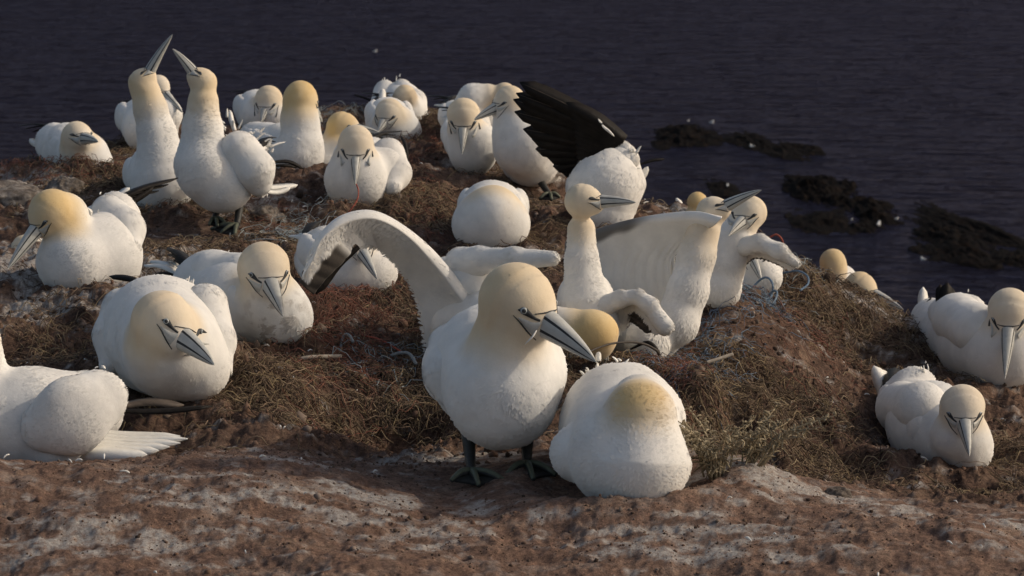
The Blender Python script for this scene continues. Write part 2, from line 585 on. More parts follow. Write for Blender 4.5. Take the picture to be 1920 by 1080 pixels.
    # ---- eyes with the bare black skin round them
    if eyes:
        for s in (-1, 1):
            e, d = onhead(0.60, 0.25, 0.68 * s)
            er = hr * 0.095
            # eye as low dome
            acc = Acc()
            sp = []
            nn = d; t1 = unit(np.cross(nn, Uh)); t2 = np.cross(nn, t1)
            for i, ph in enumerate(np.linspace(0, math.pi / 2, 6)):
                for a in np.linspace(0, 2 * math.pi, 14, endpoint=False):
                    sp.append(e + nn * (math.sin(ph) * er * 0.75 - 0.0006) + (t1 * math.cos(a) + t2 * math.sin(a)) * math.cos(ph) * er)
            fc = []
            mi = []
            for i in range(5):
                for j in range(14):
                    kx = (j + 1) % 14
                    fc.append((i * 14 + j, i * 14 + kx, (i + 1) * 14 + kx, (i + 1) * 14 + j))
                    mi.append(1 if i >= 3 or i == 0 else 0)
            mesh_obj('eye', np.array(sp), fc, None, root, mats=[M['eye'], M['black_skin']], midx=mi)
            # bare skin: ring, lores to the bill, line across the forehead side and the gape streak
            acc = Acc()
            def ribbon(uvs, widths, up_=0.0010):
                pts = [onhead(*u) for u in uvs]
                c = catmull([x[0] for x in pts], 9)
                nr = catmull([x[1] for x in pts], 9)
                w = np.interp(np.linspace(0, 1, 9), np.linspace(0, 1, len(widths)), widths) * hr
                T = np.gradient(c, axis=0); T /= np.linalg.norm(T, axis=1)[:, None] + 1e-12
                S = np.cross(T, nr); S /= np.linalg.norm(S, axis=1)[:, None] + 1e-12
                V_ = np.stack([c - S * w[:, None] - nr * 0.003, c - S * (w * 0.85)[:, None] + nr * up_, c + nr * (up_ * 1.5), c + S * (w * 0.85)[:, None] + nr * up_, c + S * w[:, None] - nr * 0.003], 1).reshape(-1, 3)
                Fc = [(i * 5 + j, i * 5 + j + 1, (i + 1) * 5 + j + 1, (i + 1) * 5 + j) for i in range(8) for j in range(4)]
                acc.add(V_, Fc)
            ribbon([(0.50, 0.23, 0.80 * s), (0.62, 0.25, 0.68 * s), (0.80, 0.15, 0.48 * s), (0.96, 0.12, 0.36 * s)], [0.006, 0.115, 0.045, 0.035])
            ribbon([(0.80, 0.24, 0.46 * s), (0.96, 0.32, 0.22 * s), (1.0, 0.36, 0.0)], [0.012, 0.020, 0.016])
            ribbon([(0.46, 0.04, 0.86 * s), (0.62, -0.07, 0.70 * s), (0.80, -0.25, 0.50 * s), (0.95, -0.42, 0.26 * s)], [0.006, 0.020, 0.022, 0.015])
            V_, F_, _ = acc.out()
            mesh_obj('bare_face_skin', V_, F_, M['black_skin'], root, smooth=True)
            acc = Acc()
            ribbon([(0.56, 0.03, 0.74 * s), (0.70, -0.03, 0.60 * s), (0.86, -0.10, 0.47 * s), (0.98, -0.13, 0.38 * s)], [.012, .085, .16, .22], 0.0005)
            V_, F_, _ = acc.out()
            mesh_obj('bill_side_plate', V_, F_, M['bill'], root, smooth=True)
    # ---- folded wings
    tor = body[0]
    A, B = q(tor[0]), q(tor[-1])
    Ra, Rb = rr(tor[0]), rr(tor[-1])
    fw = A - B; fw = unit(fw)
    lat = unit(np.cross(fw, np.array([0, 0, 1.0])))
    upb = np.cross(lat, fw)
    specs = []
    for w in wings:
        specs.append(([q(p) for p in w], [rr(p) for p in w], lat if wsq else None, wsq or 1))
    for sgn, nm in ((-1, 'L'), (1, 'R')):
        if nm in auto:
            Rm = max(Ra, Rb, max(rr(p) for p in tor)) * 0.97
            pts = [A * .72 + B * .28 + lat * sgn * .70 * Rm + upb * .18 * Rm,
                   A * .42 + B * .58 + lat * sgn * .74 * Rm + upb * .20 * Rm,
                   A * .05 + B * .95 + lat * sgn * .50 * Rm + upb * .34 * Rb,
                   B - fw * 0.05 + lat * sgn * .25 * Rm + upb * .40 * Rb]
            specs.append((pts, [.50 * Rm, .50 * Rm, .30 * Rm, .12 * Rm], lat, 0.6))
            if autop:
                a0 = pts[2] + upb * 0.01
                for j in range(3):
                    tipq = B - fw * (0.13 + 0.02 * j) - lat * sgn * (0.02 + 0.012 * j) + upb * (0.30 * Rb + 0.006 * j)
                    feather_part('primary_feather', [a0, (a0 + tipq) / 2 + upb * 0.012, tipq], 0.026, upb, M['dark_feather'], root)
    for pts, rads, sd, sq_ in specs:
        wp = [(a, b, ra, rb, sd, sq_) for a, b, ra, rb in zip(pts[:-1], pts[1:], rads[:-1], rads[1:])]
        WV, WQ, WG = surface(wp, vx * 1.05, 0.5 * min(rads) + 0.006)
        lp = fbm(WV * 30, 3, 13)
        WV = WV + WG * (lp * 0.0009)[:, None]
        st2 = 0.08 * sstep(0.25, 0.9, fbm(WV * 9, 3, 55))
        wg = mesh_obj('wing', WV, WQ, M['plumage'], root, attrs={'buff': np.zeros(len(WV)), 'stain_shade': st2})
        zz_ = np.zeros(len(WV))
        plumes(wg, WV, WQ, WG, np.repeat((pts[-1] - pts[0])[None], len(WV), 0), zz_ + .45, zz_, st2, int(np.clip(4500 * (4.1 / D) ** 1.2, 1500, 4500)), rough=.25)
    # ---- dark primaries
    for pf in prims:
        pts, wpx = pf[0], pf[1]
        mt = M[pf[2]] if len(pf) > 2 else M['dark_feather']
        nr = pf[3] if len(pf) > 3 else (0, 0.5, -1)
        nr = RGT * nr[0] + UPC * nr[1] + FWD * nr[2]
        feather_part('primary_feather', [q(p) for p in pts], wpx * D / FOC, nr, mt, root)
    # ---- tail
    if tail == 'auto':
        for j in (-1, 0, 1):
            t_ = B - fw * (Rb + 0.10 - 0.02 * abs(j)) + lat * 0.03 * j + upb * 0.2 * Rb
            feather_part('tail_feather', [B - fw * Rb * 0.6 + upb * .1 * Rb, (B + t_) / 2 - fw * Rb * .5 + upb * 0.2 * Rb, t_], 0.032, upb, M['white_feather'], root)
    elif tail:
        for pf in tail:
            nr = pf[3] if len(pf) > 3 else (0, 0.5, -1)
            nr = RGT * nr[0] + UPC * nr[1] + FWD * nr[2]
            feather_part('tail_feather', [q(p) for p in pf[0]], pf[1] * D / FOC, nr, M[pf[2]] if len(pf) > 2 else M['white_feather'], root, camber=pf[6] if len(pf) > 6 else .1, w0=pf[4] if len(pf) > 4 else 0.8, blunt=pf[5] if len(pf) > 5 else 0.45)
    # ---- ruffled plumes standing up from the back
    if tufts:
        acc = Acc()
        for (x, y, dd, dx, dy, n, ln, spr) in tufts:
            for i in range(int(n * 1.3)):
                o = q((x + rng.normal(0, spr), y + rng.normal(0, spr), dd + rng.normal(0, 0.012)))
                dvec = np.array([dx + rng.normal(0, .35), dy + rng.normal(0, .35)])
                l = ln * rng.uniform(0.4, 0.9) * D / FOC
                o = o - (RGT * dx + UPC * dy) * ln * 0.35 * D / FOC
                tt = o + (RGT * dvec[0] + UPC * dvec[1] + FWD * rng.normal(0, .4)) * l
                mid = (o + tt) / 2 + UPC * l * 0.1
                V_, F_ = blade([o, mid, tt], l * rng.uniform(.22, .42), UPC * .6 - FWD + RGT * rng.normal(0, .5), n=7, blunt=0.9, w0=1.0, thick=.0006, camber=.2)
                acc.add(V_, F_)
        V_, F_, _ = acc.out()
        tag(mesh_obj('ruffled_plumes', V_, F_, M['white_feather'], root), kind='stuff')
    # ---- legs
    for hip, ank, toes in legs:
        a, b = q(hip), q(ank)
        V_, F_ = tube(catmull([a, a * .5 + b * .5 + FWD * 0.004, b], 8), np.linspace(0.0105, 0.0062, 8), 10)
        lg = mesh_obj('leg', V_, F_, M['foot'], root)
        acc = Acc()
        tt = [q(t) for t in toes]
        FOOTPOS.append(b - np.array([0, 0, 0.008])); CONTACT.append(b - np.array([0, 0, 0.013]))
        for t in tt:
            t[2] = b[2] - 0.004 + (t[2] - b[2]) * 0.35
            CONTACT.append(t - np.array([0, 0, 0.010])); FOOTPOS.append((b + t) / 2); FOOTPOS.append(t)
            V_, F_ = tube(catmull([b, (b + t) / 2 + np.array([0, 0, .005]), t], 7), np.linspace(0.0065, 0.003, 7), 8)
            acc.add(V_, F_, 0)
            V_, F_ = tube(catmull([b + np.array([0, 0, .0035]), (b + t) / 2 + np.array([0, -.0005, .0085]), t + np.array([0, 0, .001])], 7), np.linspace(0.0052, 0.0034, 7), 6)
            acc.add(V_, F_, 1)
        for t0, t1 in zip(tt[:-1], tt[1:]):
            m0 = (t0 + t1) / 2 * .86 + b * .14
            rows = []
            for s in np.linspace(0.05, .96, 6):
                rows.append([b + (t0 - b) * s + [0, 0, .003 * (1 - s)], b + (m0 - b) * s - [0, 0, .002 * s], b + (t1 - b) * s + [0, 0, .003 * (1 - s)]])
            top = np.array(rows).reshape(-1, 3)
            V_ = np.vstack([top + [0, 0, .0012], top - [0, 0, .0012]])
            F_ = []
            for i in range(5):
                for j in range(2):
                    a0 = i * 3 + j
                    F_.append((a0, a0 + 1, a0 + 4, a0 + 3)); F_.append((a0 + 18, a0 + 21, a0 + 22, a0 + 19))
            acc.add(V_, F_, 0)
        V_, F_, mi = acc.out()
        mesh_obj('webbed_foot', V_, F_, None, lg, mats=[M['foot'], M['toe']], midx=mi)
    BIRDS.append(root)
    root['_D'] = D
    return root, q

def open_wing(root, q, rows, thick, dark, nu=90, nv=30, name='spread_wing', dark_name='brown_feather'):
    """a spread wing lofted through rows of points, leading edge first: thick in front, thin behind, dark flight feathers behind"""
    R = [catmull([q(p) for p in r], nu) for r in rows]
    R = np.array(R)                                    # rows, nu, 3
    G = np.array([catmull(R[:, i], nv) for i in range(nu)]).transpose(1, 0, 2)   # nv, nu
    du = np.gradient(G, axis=1); dv = np.gradient(G, axis=0)
    N = np.cross(du, dv); N /= np.linalg.norm(N, axis=2)[:, :, None] + 1e-9
    v = np.linspace(0, 1, nv)[:, None]; u = np.linspace(0, 1, nu)[None, :]
    th = thick * (0.10 + 0.9 * np.sqrt(np.clip(v / 0.06, 0, 1)) * (1 - v) ** 2.2) * np.sqrt(np.clip(1 - np.maximum(u - .9, 0) / .105, 0, 1))
    ripple = (0.0022 * np.abs(np.sin(u * 34 + 2.2 * v)) - .001) * sstep(0.22, 0.6, v)
    a = G + N * (th + ripple)[:, :, None]; b = G - N * (th - ripple)[:, :, None]
    V = np.vstack([a.reshape(-1, 3), b.reshape(-1, 3)])
    n = nu * nv
    F = []
    for i in range(nv - 1):
        for j in range(nu - 1):
            p0 = i * nu + j
            F.append((p0, p0 + 1, p0 + nu + 1, p0 + nu))
            F.append((n + p0, n + p0 + nu, n + p0 + nu + 1, n + p0 + 1))
    for j in range(nu - 1):
        F.append((j, n + j, n + j + 1, j + 1))
        p0 = (nv - 1) * nu + j
        F.append((p0, p0 + 1, n + p0 + 1, n + p0))
    for i in range(nv - 1):
        for j, fl in ((0, 0), (nu - 1, 1)):
            p0, p1 = i * nu + j, (i + 1) * nu + j
            f_ = (p0, p1, n + p1, n + p0)
            F.append(f_ if not fl else f_[::-1])
    uu, vv = np.broadcast_arrays(u, v)
    dk = np.clip(dark(uu, vv), 0, 1).ravel()
    dk = np.clip(dk, 0, 1)
    dk = np.concatenate([dk, dk])
    z = np.zeros(len(V))
    w = mesh_obj(name, V, F, M['plumage'], root, attrs={'buff': z, 'stain_shade': z, 'dark': dk})
    NN = np.vstack([N.reshape(-1, 3), -N.reshape(-1, 3)])
    fw_ = np.vstack([(dv + .5 * du).reshape(-1, 3)] * 2)
    FQ = np.array(F)
    FQ = FQ[(dk[FQ].max(1) < .15)]
    plumes(w, V, FQ, NN, fw_, z + .35, z, z, 6000, rough=.35)
    return w
# ------------------------------------------------------------------ the colony: (image x, image y, metres deeper than the bird, radius px)
bird('white gannet standing on webbed feet in the middle foreground, bill pointing down right', D=4.10,
     body=[[(942, 735, 0, 112), (925, 690, .10, 118), (890, 700, .34, 60)], [(968, 690, .03, 96), (955, 640, -.02, 76)]],
     head=(975, 568, -.05, 75), tip=(1119, 673, -.12), fade=2.3, buff=.72, nest=False, contact=False,
     wings=[[(848, 650, .10, 46), (838, 700, .06, 42), (846, 738, .05, 26)]], auto='R',
     legs=[((878, 815, .03), (884, 886, .0), [(846, 905, -.02), (898, 918, -.04), (948, 902, -.03)]),
           ((988, 820, .05), (988, 872, .02), [(950, 893, -.01), (1000, 905, -.03), (1042, 893, -.01)])])

bird('hunched white gannet right of the standing one, head tucked so only the buff nape shows', D=3.97,
     body=[[(1165, 852, 0, 106), (1166, 800, .12, 122), (1178, 750, .32, 74)], [(1196, 862, -.02, 104), (1200, 780, -.02, 70), (1200, 755, .02, 56)], [(1085, 850, .02, 54)]],
     head=(1197, 757, .03, 55), tip=(1168, 742, .20), fade=1.75, b0=.25, k=8, bc=(1194, 738, -.05, 64), buff=.95, auto='', eyes=False,
     tufts=[(1110, 692, .2, -.5, .5, 5, 34, 14), (1170, 684, .3, -.2, .5, 4, 26, 10)])

bird('white gannet sitting at the left, bill angled down right, dark feather tip above its back', base=752,
     body=[[(322, 655, 0, 100), (300, 628, .12, 112), (290, 590, .33, 72)], [(372, 690, .0, 60)], [(318, 648, -.04, 72)]],
     head=(309, 607, -.08, 62), tip=(404, 680, -.155), fade=1.9, buff=.62, up=(.22, .95, .1),
     wings=[[(232, 580, .12, 42), (214, 632, .1, 38), (206, 684, .08, 20)], [(385, 575, .1, 44), (408, 640, .06, 34), (422, 692, .03, 14)]], auto='',
     prims=[([(280, 540, .36), (244, 523, .40), (204, 518, .44)], 15)],
     tufts=[(345, 527, .2, .3, .6, 6, 22, 9), (378, 545, .15, .4, .6, 5, 20, 8), (295, 528, .3, -.3, .5, 4, 18, 9)])

bird('white gannet with brown specks on its breast, sitting behind the left one and facing forward', base=650,
     body=[[(520, 590, 0, 60), (445, 568, .06, 78), (385, 540, .14, 66)], [(531, 596, -.02, 55)], [(505, 560, -.02, 58)], [(400, 522, .12, 52)]],
     head=(496, 506, -.05, 52), tip=(531, 590, -.15), fade=2.1, buff=.62,
     wings=[[(452, 512, .06, 38), (400, 512, .1, 40), (350, 522, .14, 24)]], auto='R',
     prims=[([(350, 520, .2), (324, 513, .24), (287, 515, .26)], 11)], specks=[(520, 590, -.05, 50, .7), (500, 625, -.05, 40, .6)],
     tufts=[(425, 478, .12, .3, .5, 4, 18, 7)])

bird('white gannet at the left with an orange crown and long bill hanging down left', base=560,
     body=[[(137, 490, 0, 70), (190, 480, .06, 79), (222, 420, .14, 46)], [(215, 400, .14, 40)], [(128, 450, .0, 44), (122, 405, .01, 42), (100, 395, -.02, 42)]],
     head=(88, 402, -.03, 38), tip=(13, 503, -.08), fade=2.5, buff=.92,
     wings=[[(205, 400, .12, 36), (236, 430, .08, 34), (240, 462, .05, 26)]], auto='R',
     prims=[([(226, 392, .16), (255, 371, .18), (288, 350, .2)], 20), ([(226, 386, .17), (250, 370, .19), (272, 356, .21)], 14)],
     tail=[([(200, 385, .17), (225, 366, .19), (243, 352, .2)], 18)],
     tufts=[(168, 395, .05, -.2, .6, 5, 22, 6), (200, 375, .14, .2, .6, 4, 20, 8)])

bird('buff-headed gannet mostly hidden behind the bill of the orange-crowned gannet at the left', D=6.05,
     body=[[(140, 492, .05, 40), (150, 478, .25, 38)], [(95, 482, .0, 28), (60, 468, 0, 26)]],
     head=(45, 470, 0, 29), tip=(17, 497, -.02), fade=1.8, buff=.7, auto='', tail=None, contact=False, nest=False)

bird('white gannet cut off by the left edge, head out of view, white tail pointing right', D=4.32,
     body=[[(-60, 795, .0, 100), (62, 790, .02, 104), (160, 768, .06, 76)], [(100, 845, -.02, 46), (170, 850, .0, 38)], [(-35, 740, 0, 60), (-42, 640, .0, 44)]],
     head=(-75, 560, 0, 52), tip=(-190, 620, -.05), fade=2.6, nest=False,
     wings=[[(84, 800, -.058, 46), (132, 782, -.060, 66), (182, 750, -.034, 58)]], wsq=.5, auto='L', autop=False,
     prims=[([(205, 770, .08), (300, 770, .09), (398, 762, .10)], 28, 'dark_feather', (0, 1, -.4)), ([(205, 765, .10), (280, 752, .12), (345, 760, .13)], 40, 'brown_feather', (0, 1, -.4))],
     tail=[([(150, 812 + 7 * i_, .02 - .01 * i_), (225, 822 + 6 * i_, .01 - .012 * i_), (tx_, ty_, -.01 - .008 * i_)], 36, 'white_feather', (0, .7, -1), 1.0, .85, .025) for i_, (tx_, ty_) in enumerate([(338, 818), (352, 823), (338, 831), (318, 838), (298, 845), (276, 853)])],
     tufts=[(192, 682, .06, .6, .3, 3, 22, 5)])

r22, q22 = bird('white gannet bowing with both wings lifted, behind the standing bird in the foreground', D=4.92,
     body=[[(1000, 612, -.02, 52), (925, 612, .05, 70), (866, 612, .10, 62)], [(1000, 612, -.02, 50), (1062, 618, -.04, 38), (1100, 622, -.05, 42)]],
     head=(1120, 630, -.05, 44), tip=(1140, 715, .02), fade=2.4, buff=.95, auto='', eyes=False, nest=False, contact=True, bump_=.6,
     wings=[[(850, 540, .13, 62), (880, 528, .10, 58)], [(865, 494, .08, 32), (900, 488, .05, 25), (965, 484, .0, 19), (1034, 485, -.03, 15)]], tail=None)
open_wing(r22, q22, [[(900, 590, .06), (838, 505, .02), (772, 437, -.02), (706, 400, -.06), (645, 406, -.08), (600, 440, -.09), (580, 482, -.09), (562, 528, -.08)],
                     [(880, 622, .08), (815, 530, .05), (758, 466, .0), (700, 430, -.04), (652, 440, -.06), (615, 472, -.08), (592, 504, -.08), (572, 540, -.08)],
                     [(802, 660, .10), (783, 560, .08), (748, 500, .04), (702, 462, .0), (668, 466, -.04), (640, 494, -.06), (612, 522, -.07), (588, 552, -.07)]],
          .015, lambda u, v: sstep(.60, .68, u) * sstep(.46, .60, v + .10 * np.sin(u * 50) * .3) + sstep(.955, .98, u))
for i in range(6):
    s = i / 5
    feather_part('primary_feather', [q22((672 - 26 * s, 462 - 22 * s, -.045)), q22((630 - 30 * s, 494 - 10 * s, -.06)), q22((592 - 27 * s, 552 - 24 * s, -.07))], .022,
                 UPC * .5 - FWD + RGT * .4, M['brown_feather' if i else 'dark_feather'], r22)

r16, q16 = bird('slim upright gannet with a long straight neck and bill pointing right, one wing half open', D=5.0,
     body=[[(1108, 612, 0, 56), (1098, 560, .03, 52), (1090, 620, .22, 48)], [(1098, 560, .0, 48), (1091, 490, 0, 30), (1090, 430, 0, 27)], [(1082, 650, .02, 50)]],
     head=(1096, 377, -.02, 35), tip=(1192, 377, -.05), fade=3.4, buff=.6, auto='L', nest=False, bump_=.2,
     wings=[[(1128, 575, -.02, 22), (1165, 560, -.04, 15), (1196, 556, -.05, 13), (1218, 572, -.06, 15), (1246, 612, -.07, 17)]])
open_wing(r16, q16, [[(1120, 575, 0), (1165, 556, -.03), (1200, 554, -.04), (1225, 576, -.05), (1252, 618, -.06)],
                     [(1128, 600, .01), (1165, 582, .0), (1192, 580, -.02), (1208, 594, -.03), (1230, 622, -.05)],
                     [(1140, 640, .03), (1165, 618, .02), (1180, 605, .01), (1192, 610, -.01), (1212, 626, -.03)]],
          .008, lambda u, v: sstep(.45, .65, v) * sstep(.35, .5, u))
for i in range(3):
    feather_part('primary_feather', [q16((1178 + 5 * i, 588, .0)), q16((1200 + 4 * i, 604, -.02)), q16((1228 + 3 * i, 626 - 3 * i, -.03))], .014, UPC - FWD * .4, M['brown_feather'], r16)

r17, q17 = bird('gannet stretching its neck with bill raised to the upper right and pale wing spread behind', D=5.08,
     body=[[(1268, 605, 0, 42), (1228, 636, .03, 42), (1180, 652, .10, 36)], [(1268, 605, 0, 42), (1290, 545, 0, 38), (1306, 480, 0, 35), (1320, 430, 0, 32)], [(1215, 640, -.02, 44)]],
     head=(1338, 396, 0, 31), tip=(1427, 354, -.04), fade=4.2, buff=.55, auto='', nest=False, tail=None, bump_=.2,
     prims=[([(1182, 655, -.07), (1215, 642, -.09), (1238, 662, -.09)], 8)])
open_wing(r17, q17, [[(1353, 409, -.06), (1310, 397, -.03), (1250, 400, .0), (1180, 412, .04), (1110, 432, .08), (1060, 452, .12)],
                     [(1318, 432, .0), (1275, 440, .02), (1225, 448, .04), (1170, 458, .07), (1110, 470, .10), (1060, 480, .14)],
                     [(1266, 480, .045), (1238, 500, .06), (1195, 510, .08), (1150, 515, .10), (1105, 520, .12), (1070, 525, .15)],
                     [(1281, 590, .07), (1248, 602, .09), (1200, 606, .10), (1150, 600, .12), (1110, 590, .14), (1080, 580, .16)]],
          .011, lambda u, v: .85 * sstep(.42, .60, u) * (1 - sstep(-.04, .06, v - (.06 + .40 * (u - .46)) + .02 * np.sin(u * 40))))
V_, F_ = tube(catmull([q17(p) for p in ((1262, 478, .045), (1257, 500, .05), (1262, 545, .06), (1281, 592, .05))], 14), .0022, 8)
mesh_obj('wing_edge', V_, F_, M['plumage'], r17, attrs={'buff': np.zeros(len(V_)), 'stain_shade': np.zeros(len(V_))})

r18, q18 = bird('gannet behind the raised bill, head turned back with one narrow wing held out right', D=5.34,
     body=[[(1348, 540, 0, 44), (1356, 495, .02, 40), (1340, 560, .20, 36)], [(1356, 495, .0, 40), (1374, 450, 0, 36), (1388, 425, 0, 33)]],
     head=(1405, 400, -.01, 33), tip=(1366, 440, -.075), fade=2.0, buff=.55, auto='L', nest=False, contact=False, bump_=.2,
     wings=[[(1392, 462, -.02, 20), (1424, 455, -.05, 15), (1462, 472, -.07, 15), (1491, 492, -.07, 9)]],
     legs=[((1345, 570, .0), (1346, 590, .0), [(1325, 600, -.02), (1350, 606, -.04), (1372, 600, -.02)])])
open_wing(r18, q18, [[(1390, 455, -.01), (1425, 445, -.04), (1465, 462, -.06), (1494, 490, -.06)],
                     [(1392, 480, .01), (1420, 470, -.01), (1455, 482, -.03), (1485, 500, -.05)],
                     [(1396, 500, .03), (1415, 486, .02), (1440, 490, .0), (1470, 503, -.03)]], .007, lambda u, v: sstep(.75, .9, v))

bird('white gannet bending down behind a blue rope loop, under the narrow outstretched wing', D=5.62,
     body=[[(1418, 525, 0, 40), (1425, 505, .06, 40), (1400, 520, .2, 36)], [(1434, 520, -.02, 32)], [(1418, 492, -.02, 32)]],
     head=(1404, 466, -.03, 29), tip=(1429, 528, -.08), fade=1.6, buff=.35, auto='LR')

bird('gannet at the back of which only a yellow crown shows behind the raised bill', D=6.55,
     body=[[(1300, 440, 0, 36), (1290, 432, .15, 34)], [(1304, 405, 0, 20)]],
     head=(1309, 379, 0, 20), tip=(1345, 393, .07), fade=2.2, buff=1.0, auto='LR', eyes=False, contact=False, nest=False)

bird('white gannet half covered by a lifted wing, its long bill pointing down right', base=570,
     body=[[(655, 505, 0, 66), (625, 485, .1, 58), (600, 468, .2, 40)], [(692, 508, -.0, 54)], [(668, 480, -.02, 44)]],
     head=(668, 452, -.05, 34), tip=(708, 522, -.12), fade=1.9, buff=.5,
     wings=[[(612, 465, .14, 42), (590, 490, .12, 36), (580, 520, .08, 16)]], auto='R',
     prims=[([(790, 522, -.02), (735, 546, -.05), (688, 573, -.07)], 20, 'dark_feather', (0, 1, -.5))])

bird('white gannet in the centre hunched with its head tucked, round buff crown on top', D=5.95,
     body=[[(920, 415, 0, 66), (922, 405, .12, 66), (928, 390, .3, 40)], [(895, 420, .0, 48)], [(946, 420, .0, 48)], [(926, 400, -.02, 48)]],
     head=(926, 386, 0, 37), tip=(934, 372, .16), fade=1.9, buff=.7, eyes=False, shade=.0)

r14, q14 = bird('white gannet seen from behind raising one fanned black wing to the left', D=6.2,
     body=[[(1130, 395, 0, 60), (1135, 350, 0, 70), (1140, 315, .02, 50)], [(1100, 350, .12, 40)]],
     head=(1098, 345, .18, 30), tip=(1085, 395, .22), fade=2, eyes=False, auto='', nest=True,
     wings=[[(1160, 305, .02, 40), (1178, 345, .03, 30), (1172, 390, .03, 22)], [(1182, 300, .0, 17), (1172, 278, .0, 10), (1135, 242, .0, 7), (1095, 212, .0, 5)]],
     tail=[([(1192, 350, .05), (1205, 330, .05), (1215, 312, .05)], 14)],
     prims=[([(1190, 312, .06), (1222, 301, .07), (1246, 298, .08)], 7)],
     tufts=[(1188, 285, .0, .2, .7, 8, 20, 5), (1203, 325, .02, .6, .2, 5, 18, 7), (1200, 370, .02, .6, .1, 4, 14, 10)])
tips = [(974, 155), (962, 172), (966, 190), (976, 206), (986, 222), (984, 242), (994, 262), (1003, 280), (1014, 296), (1030, 310), (1046, 320), (1066, 318), (1088, 312)]
for i, (tx, ty) in enumerate(tips):
    s = i / (len(tips) - 1)
    tx += rng.normal(0, 5); ty += rng.normal(0, 3)
    rx, ry = 1168 - 48 * s, 268 + 28 * s
    mx, my = (rx * .55 + tx * .45) + 4 * (1 - s), (ry * .55 + ty * .45) - 9 * (1 - s) + 4 * s
    feather_part('flight_feather', [q14((rx, ry, .0 + .002 * i)), q14((mx, my, -.015 + .004 * i)), q14((tx, ty, -.01 + .006 * i))], .040, -FWD + UPC * .25 + RGT * .2, M['dark_feather'], r14, n=12, blunt=.22, w0=.6)
    V_, F_ = tube(catmull([q14((rx, ry, -.004 + .002 * i)), q14((mx, my, -.019 + .004 * i)), q14((tx * .93 + mx * .07, ty * .93 + my * .07, -.014 + .006 * i))], 10), np.linspace(.0011, .0004, 10), 5)
    mesh_obj('feather_shaft', V_, F_, M['brown_feather'], r14)
for i in range(11):
    s = i / 10
    rx, ry = 1172 - 50 * s, 262 + 30 * s
    tx, ty = 1062 + 22 * s, 192 + 108 * s
    feather_part('covert_feather', [q14((rx, ry, -.012)), q14(((rx + tx) / 2 + 4 * (1 - s), (ry + ty) / 2 - 3 * (1 - s), -.024)), q14((tx, ty, -.018 + .004 * i))], .034, -FWD + UPC * .25 + RGT * .2, M['dark_feather'], r14, n=9, blunt=.4, w0=.7)
for i, (x, y) in enumerate(((1122, 224), (1131, 236), (1140, 243))):
    feather_part('white_covert', [q14((x - 6, y - 5, -.024)), q14((x + 3, y + 4, -.026)), q14((x + 12, y + 13, -.022))], .006, -FWD, M['white_feather'], r14, n=7, blunt=.9, thick=.0006)

bird('gannet standing with drooping bill pointing left under the fanned black wing', D=6.95,
     body=[[(982, 275, 0, 60), (996, 292, .06, 58), (1024, 318, .16, 34)], [(966, 240, .0, 46), (960, 212, 0, 38)]],
     head=(953, 190, -.01, 30), tip=(888, 223, -.05), fade=2.0, buff=.6, auto='R', contact=False, nest=False,
     legs=[((1010, 335, .04), (1031, 366, .0), [(1012, 374, -.02), (1034, 378, -.03), (1050, 371, -.0)])],
     wings=[[(1010, 265, .02, 36), (1035, 300, .08, 28), (1055, 322, .12, 10)]])

bird('gannet looking straight down, bill over its breast, left of the black wing', D=7.12,
     body=[[(886, 286, 0, 46), (876, 262, .12, 44), (862, 240, .3, 28)], [(894, 268, -.01, 42)], [(872, 245, -.02, 34)]],
     head=(869, 218, -.04, 33), tip=(866, 288, -.10), fade=1.9, buff=.6)

bird('gannet with its pale yellow neck arched over to the right behind the bill-down bird', D=7.65,
     body=[[(880, 240, 0, 42), (862, 225, .1, 36), (852, 215, .2, 28)], [(872, 210, 0, 30), (886, 184, 0, 26), (915, 178, 0, 22)], [(916, 232, .08, 30)]],
     head=(948, 177, .0, 22), tip=(1000, 218, .06), fade=3.0, buff=.6, eyes=False)

bird('white gannet with red string in its bill, sitting centre left and facing forward', base=398,
     body=[[(668, 336, 0, 62), (685, 318, .12, 56), (700, 292, .25, 36)], [(722, 318, .05, 42)], [(667, 300, -.02, 42)]],
     head=(667, 270, -.04, 34), tip=(666, 346, -.10), fade=2.0, buff=.5,
     wings=[[(728, 290, .08, 32), (742, 325, .04, 28), (736, 350, .0, 18)]], auto='R',
     prims=[([(752, 256, .15), (760, 272, .12), (764, 302, .08)], 8)])

bird('gannet with an orange-buff head and bill pointing right, tucked behind the red-string bird', D=7.15,
     body=[[(616, 312, 0, 42), (606, 300, .1, 38), (600, 285, .2, 28)], [(632, 275, 0, 34)]],
     head=(645, 239, 0, 31), tip=(717, 250, -.03), fade=2.0, buff=1.0)

bird('white gannet peering down left with both eyes showing, back row left of the black wing', D=7.75,
     body=[[(742, 240, 0, 45), (728, 225, .15, 42), (720, 208, .28, 26)], [(732, 238, -.02, 34)], [(762, 250, .0, 28)]],
     head=(729, 214, -.05, 29), tip=(708, 247, -.11), fade=1.8, buff=.55,
     prims=[([(764, 277, .0), (786, 277, -.01), (806, 280, -.01)], 6)],
     tail=[([(719, 200, .25), (717, 182, .28), (718, 166, .30)], 14)])

bird('white gannet at the very back with a brownish shaded tucked head and two humped wings', D=8.2,
     body=[[(762, 210, 0, 40), (750, 195, .14, 42), (738, 180, .25, 26)], [(780, 232, .0, 22)]],
     head=(757, 182, -.04, 23), tip=(728, 200, -.06), fade=1.7, buff=.7, auto='', eyes=False, shade=.35,  # the head's shade is put into its colour
     wings=[[(722, 172, .14, 22), (716, 200, .10, 22)], [(754, 166, .12, 18), (778, 190, .06, 20), (790, 220, .02, 14)]],
     prims=[([(714, 197, .1), (690, 186, .12), (662, 177, .14)], 5)], 
     tufts=[(720, 152, .14, -.1, .6, 4, 10, 5), (748, 150, .14, .2, .6, 4, 10, 5)])

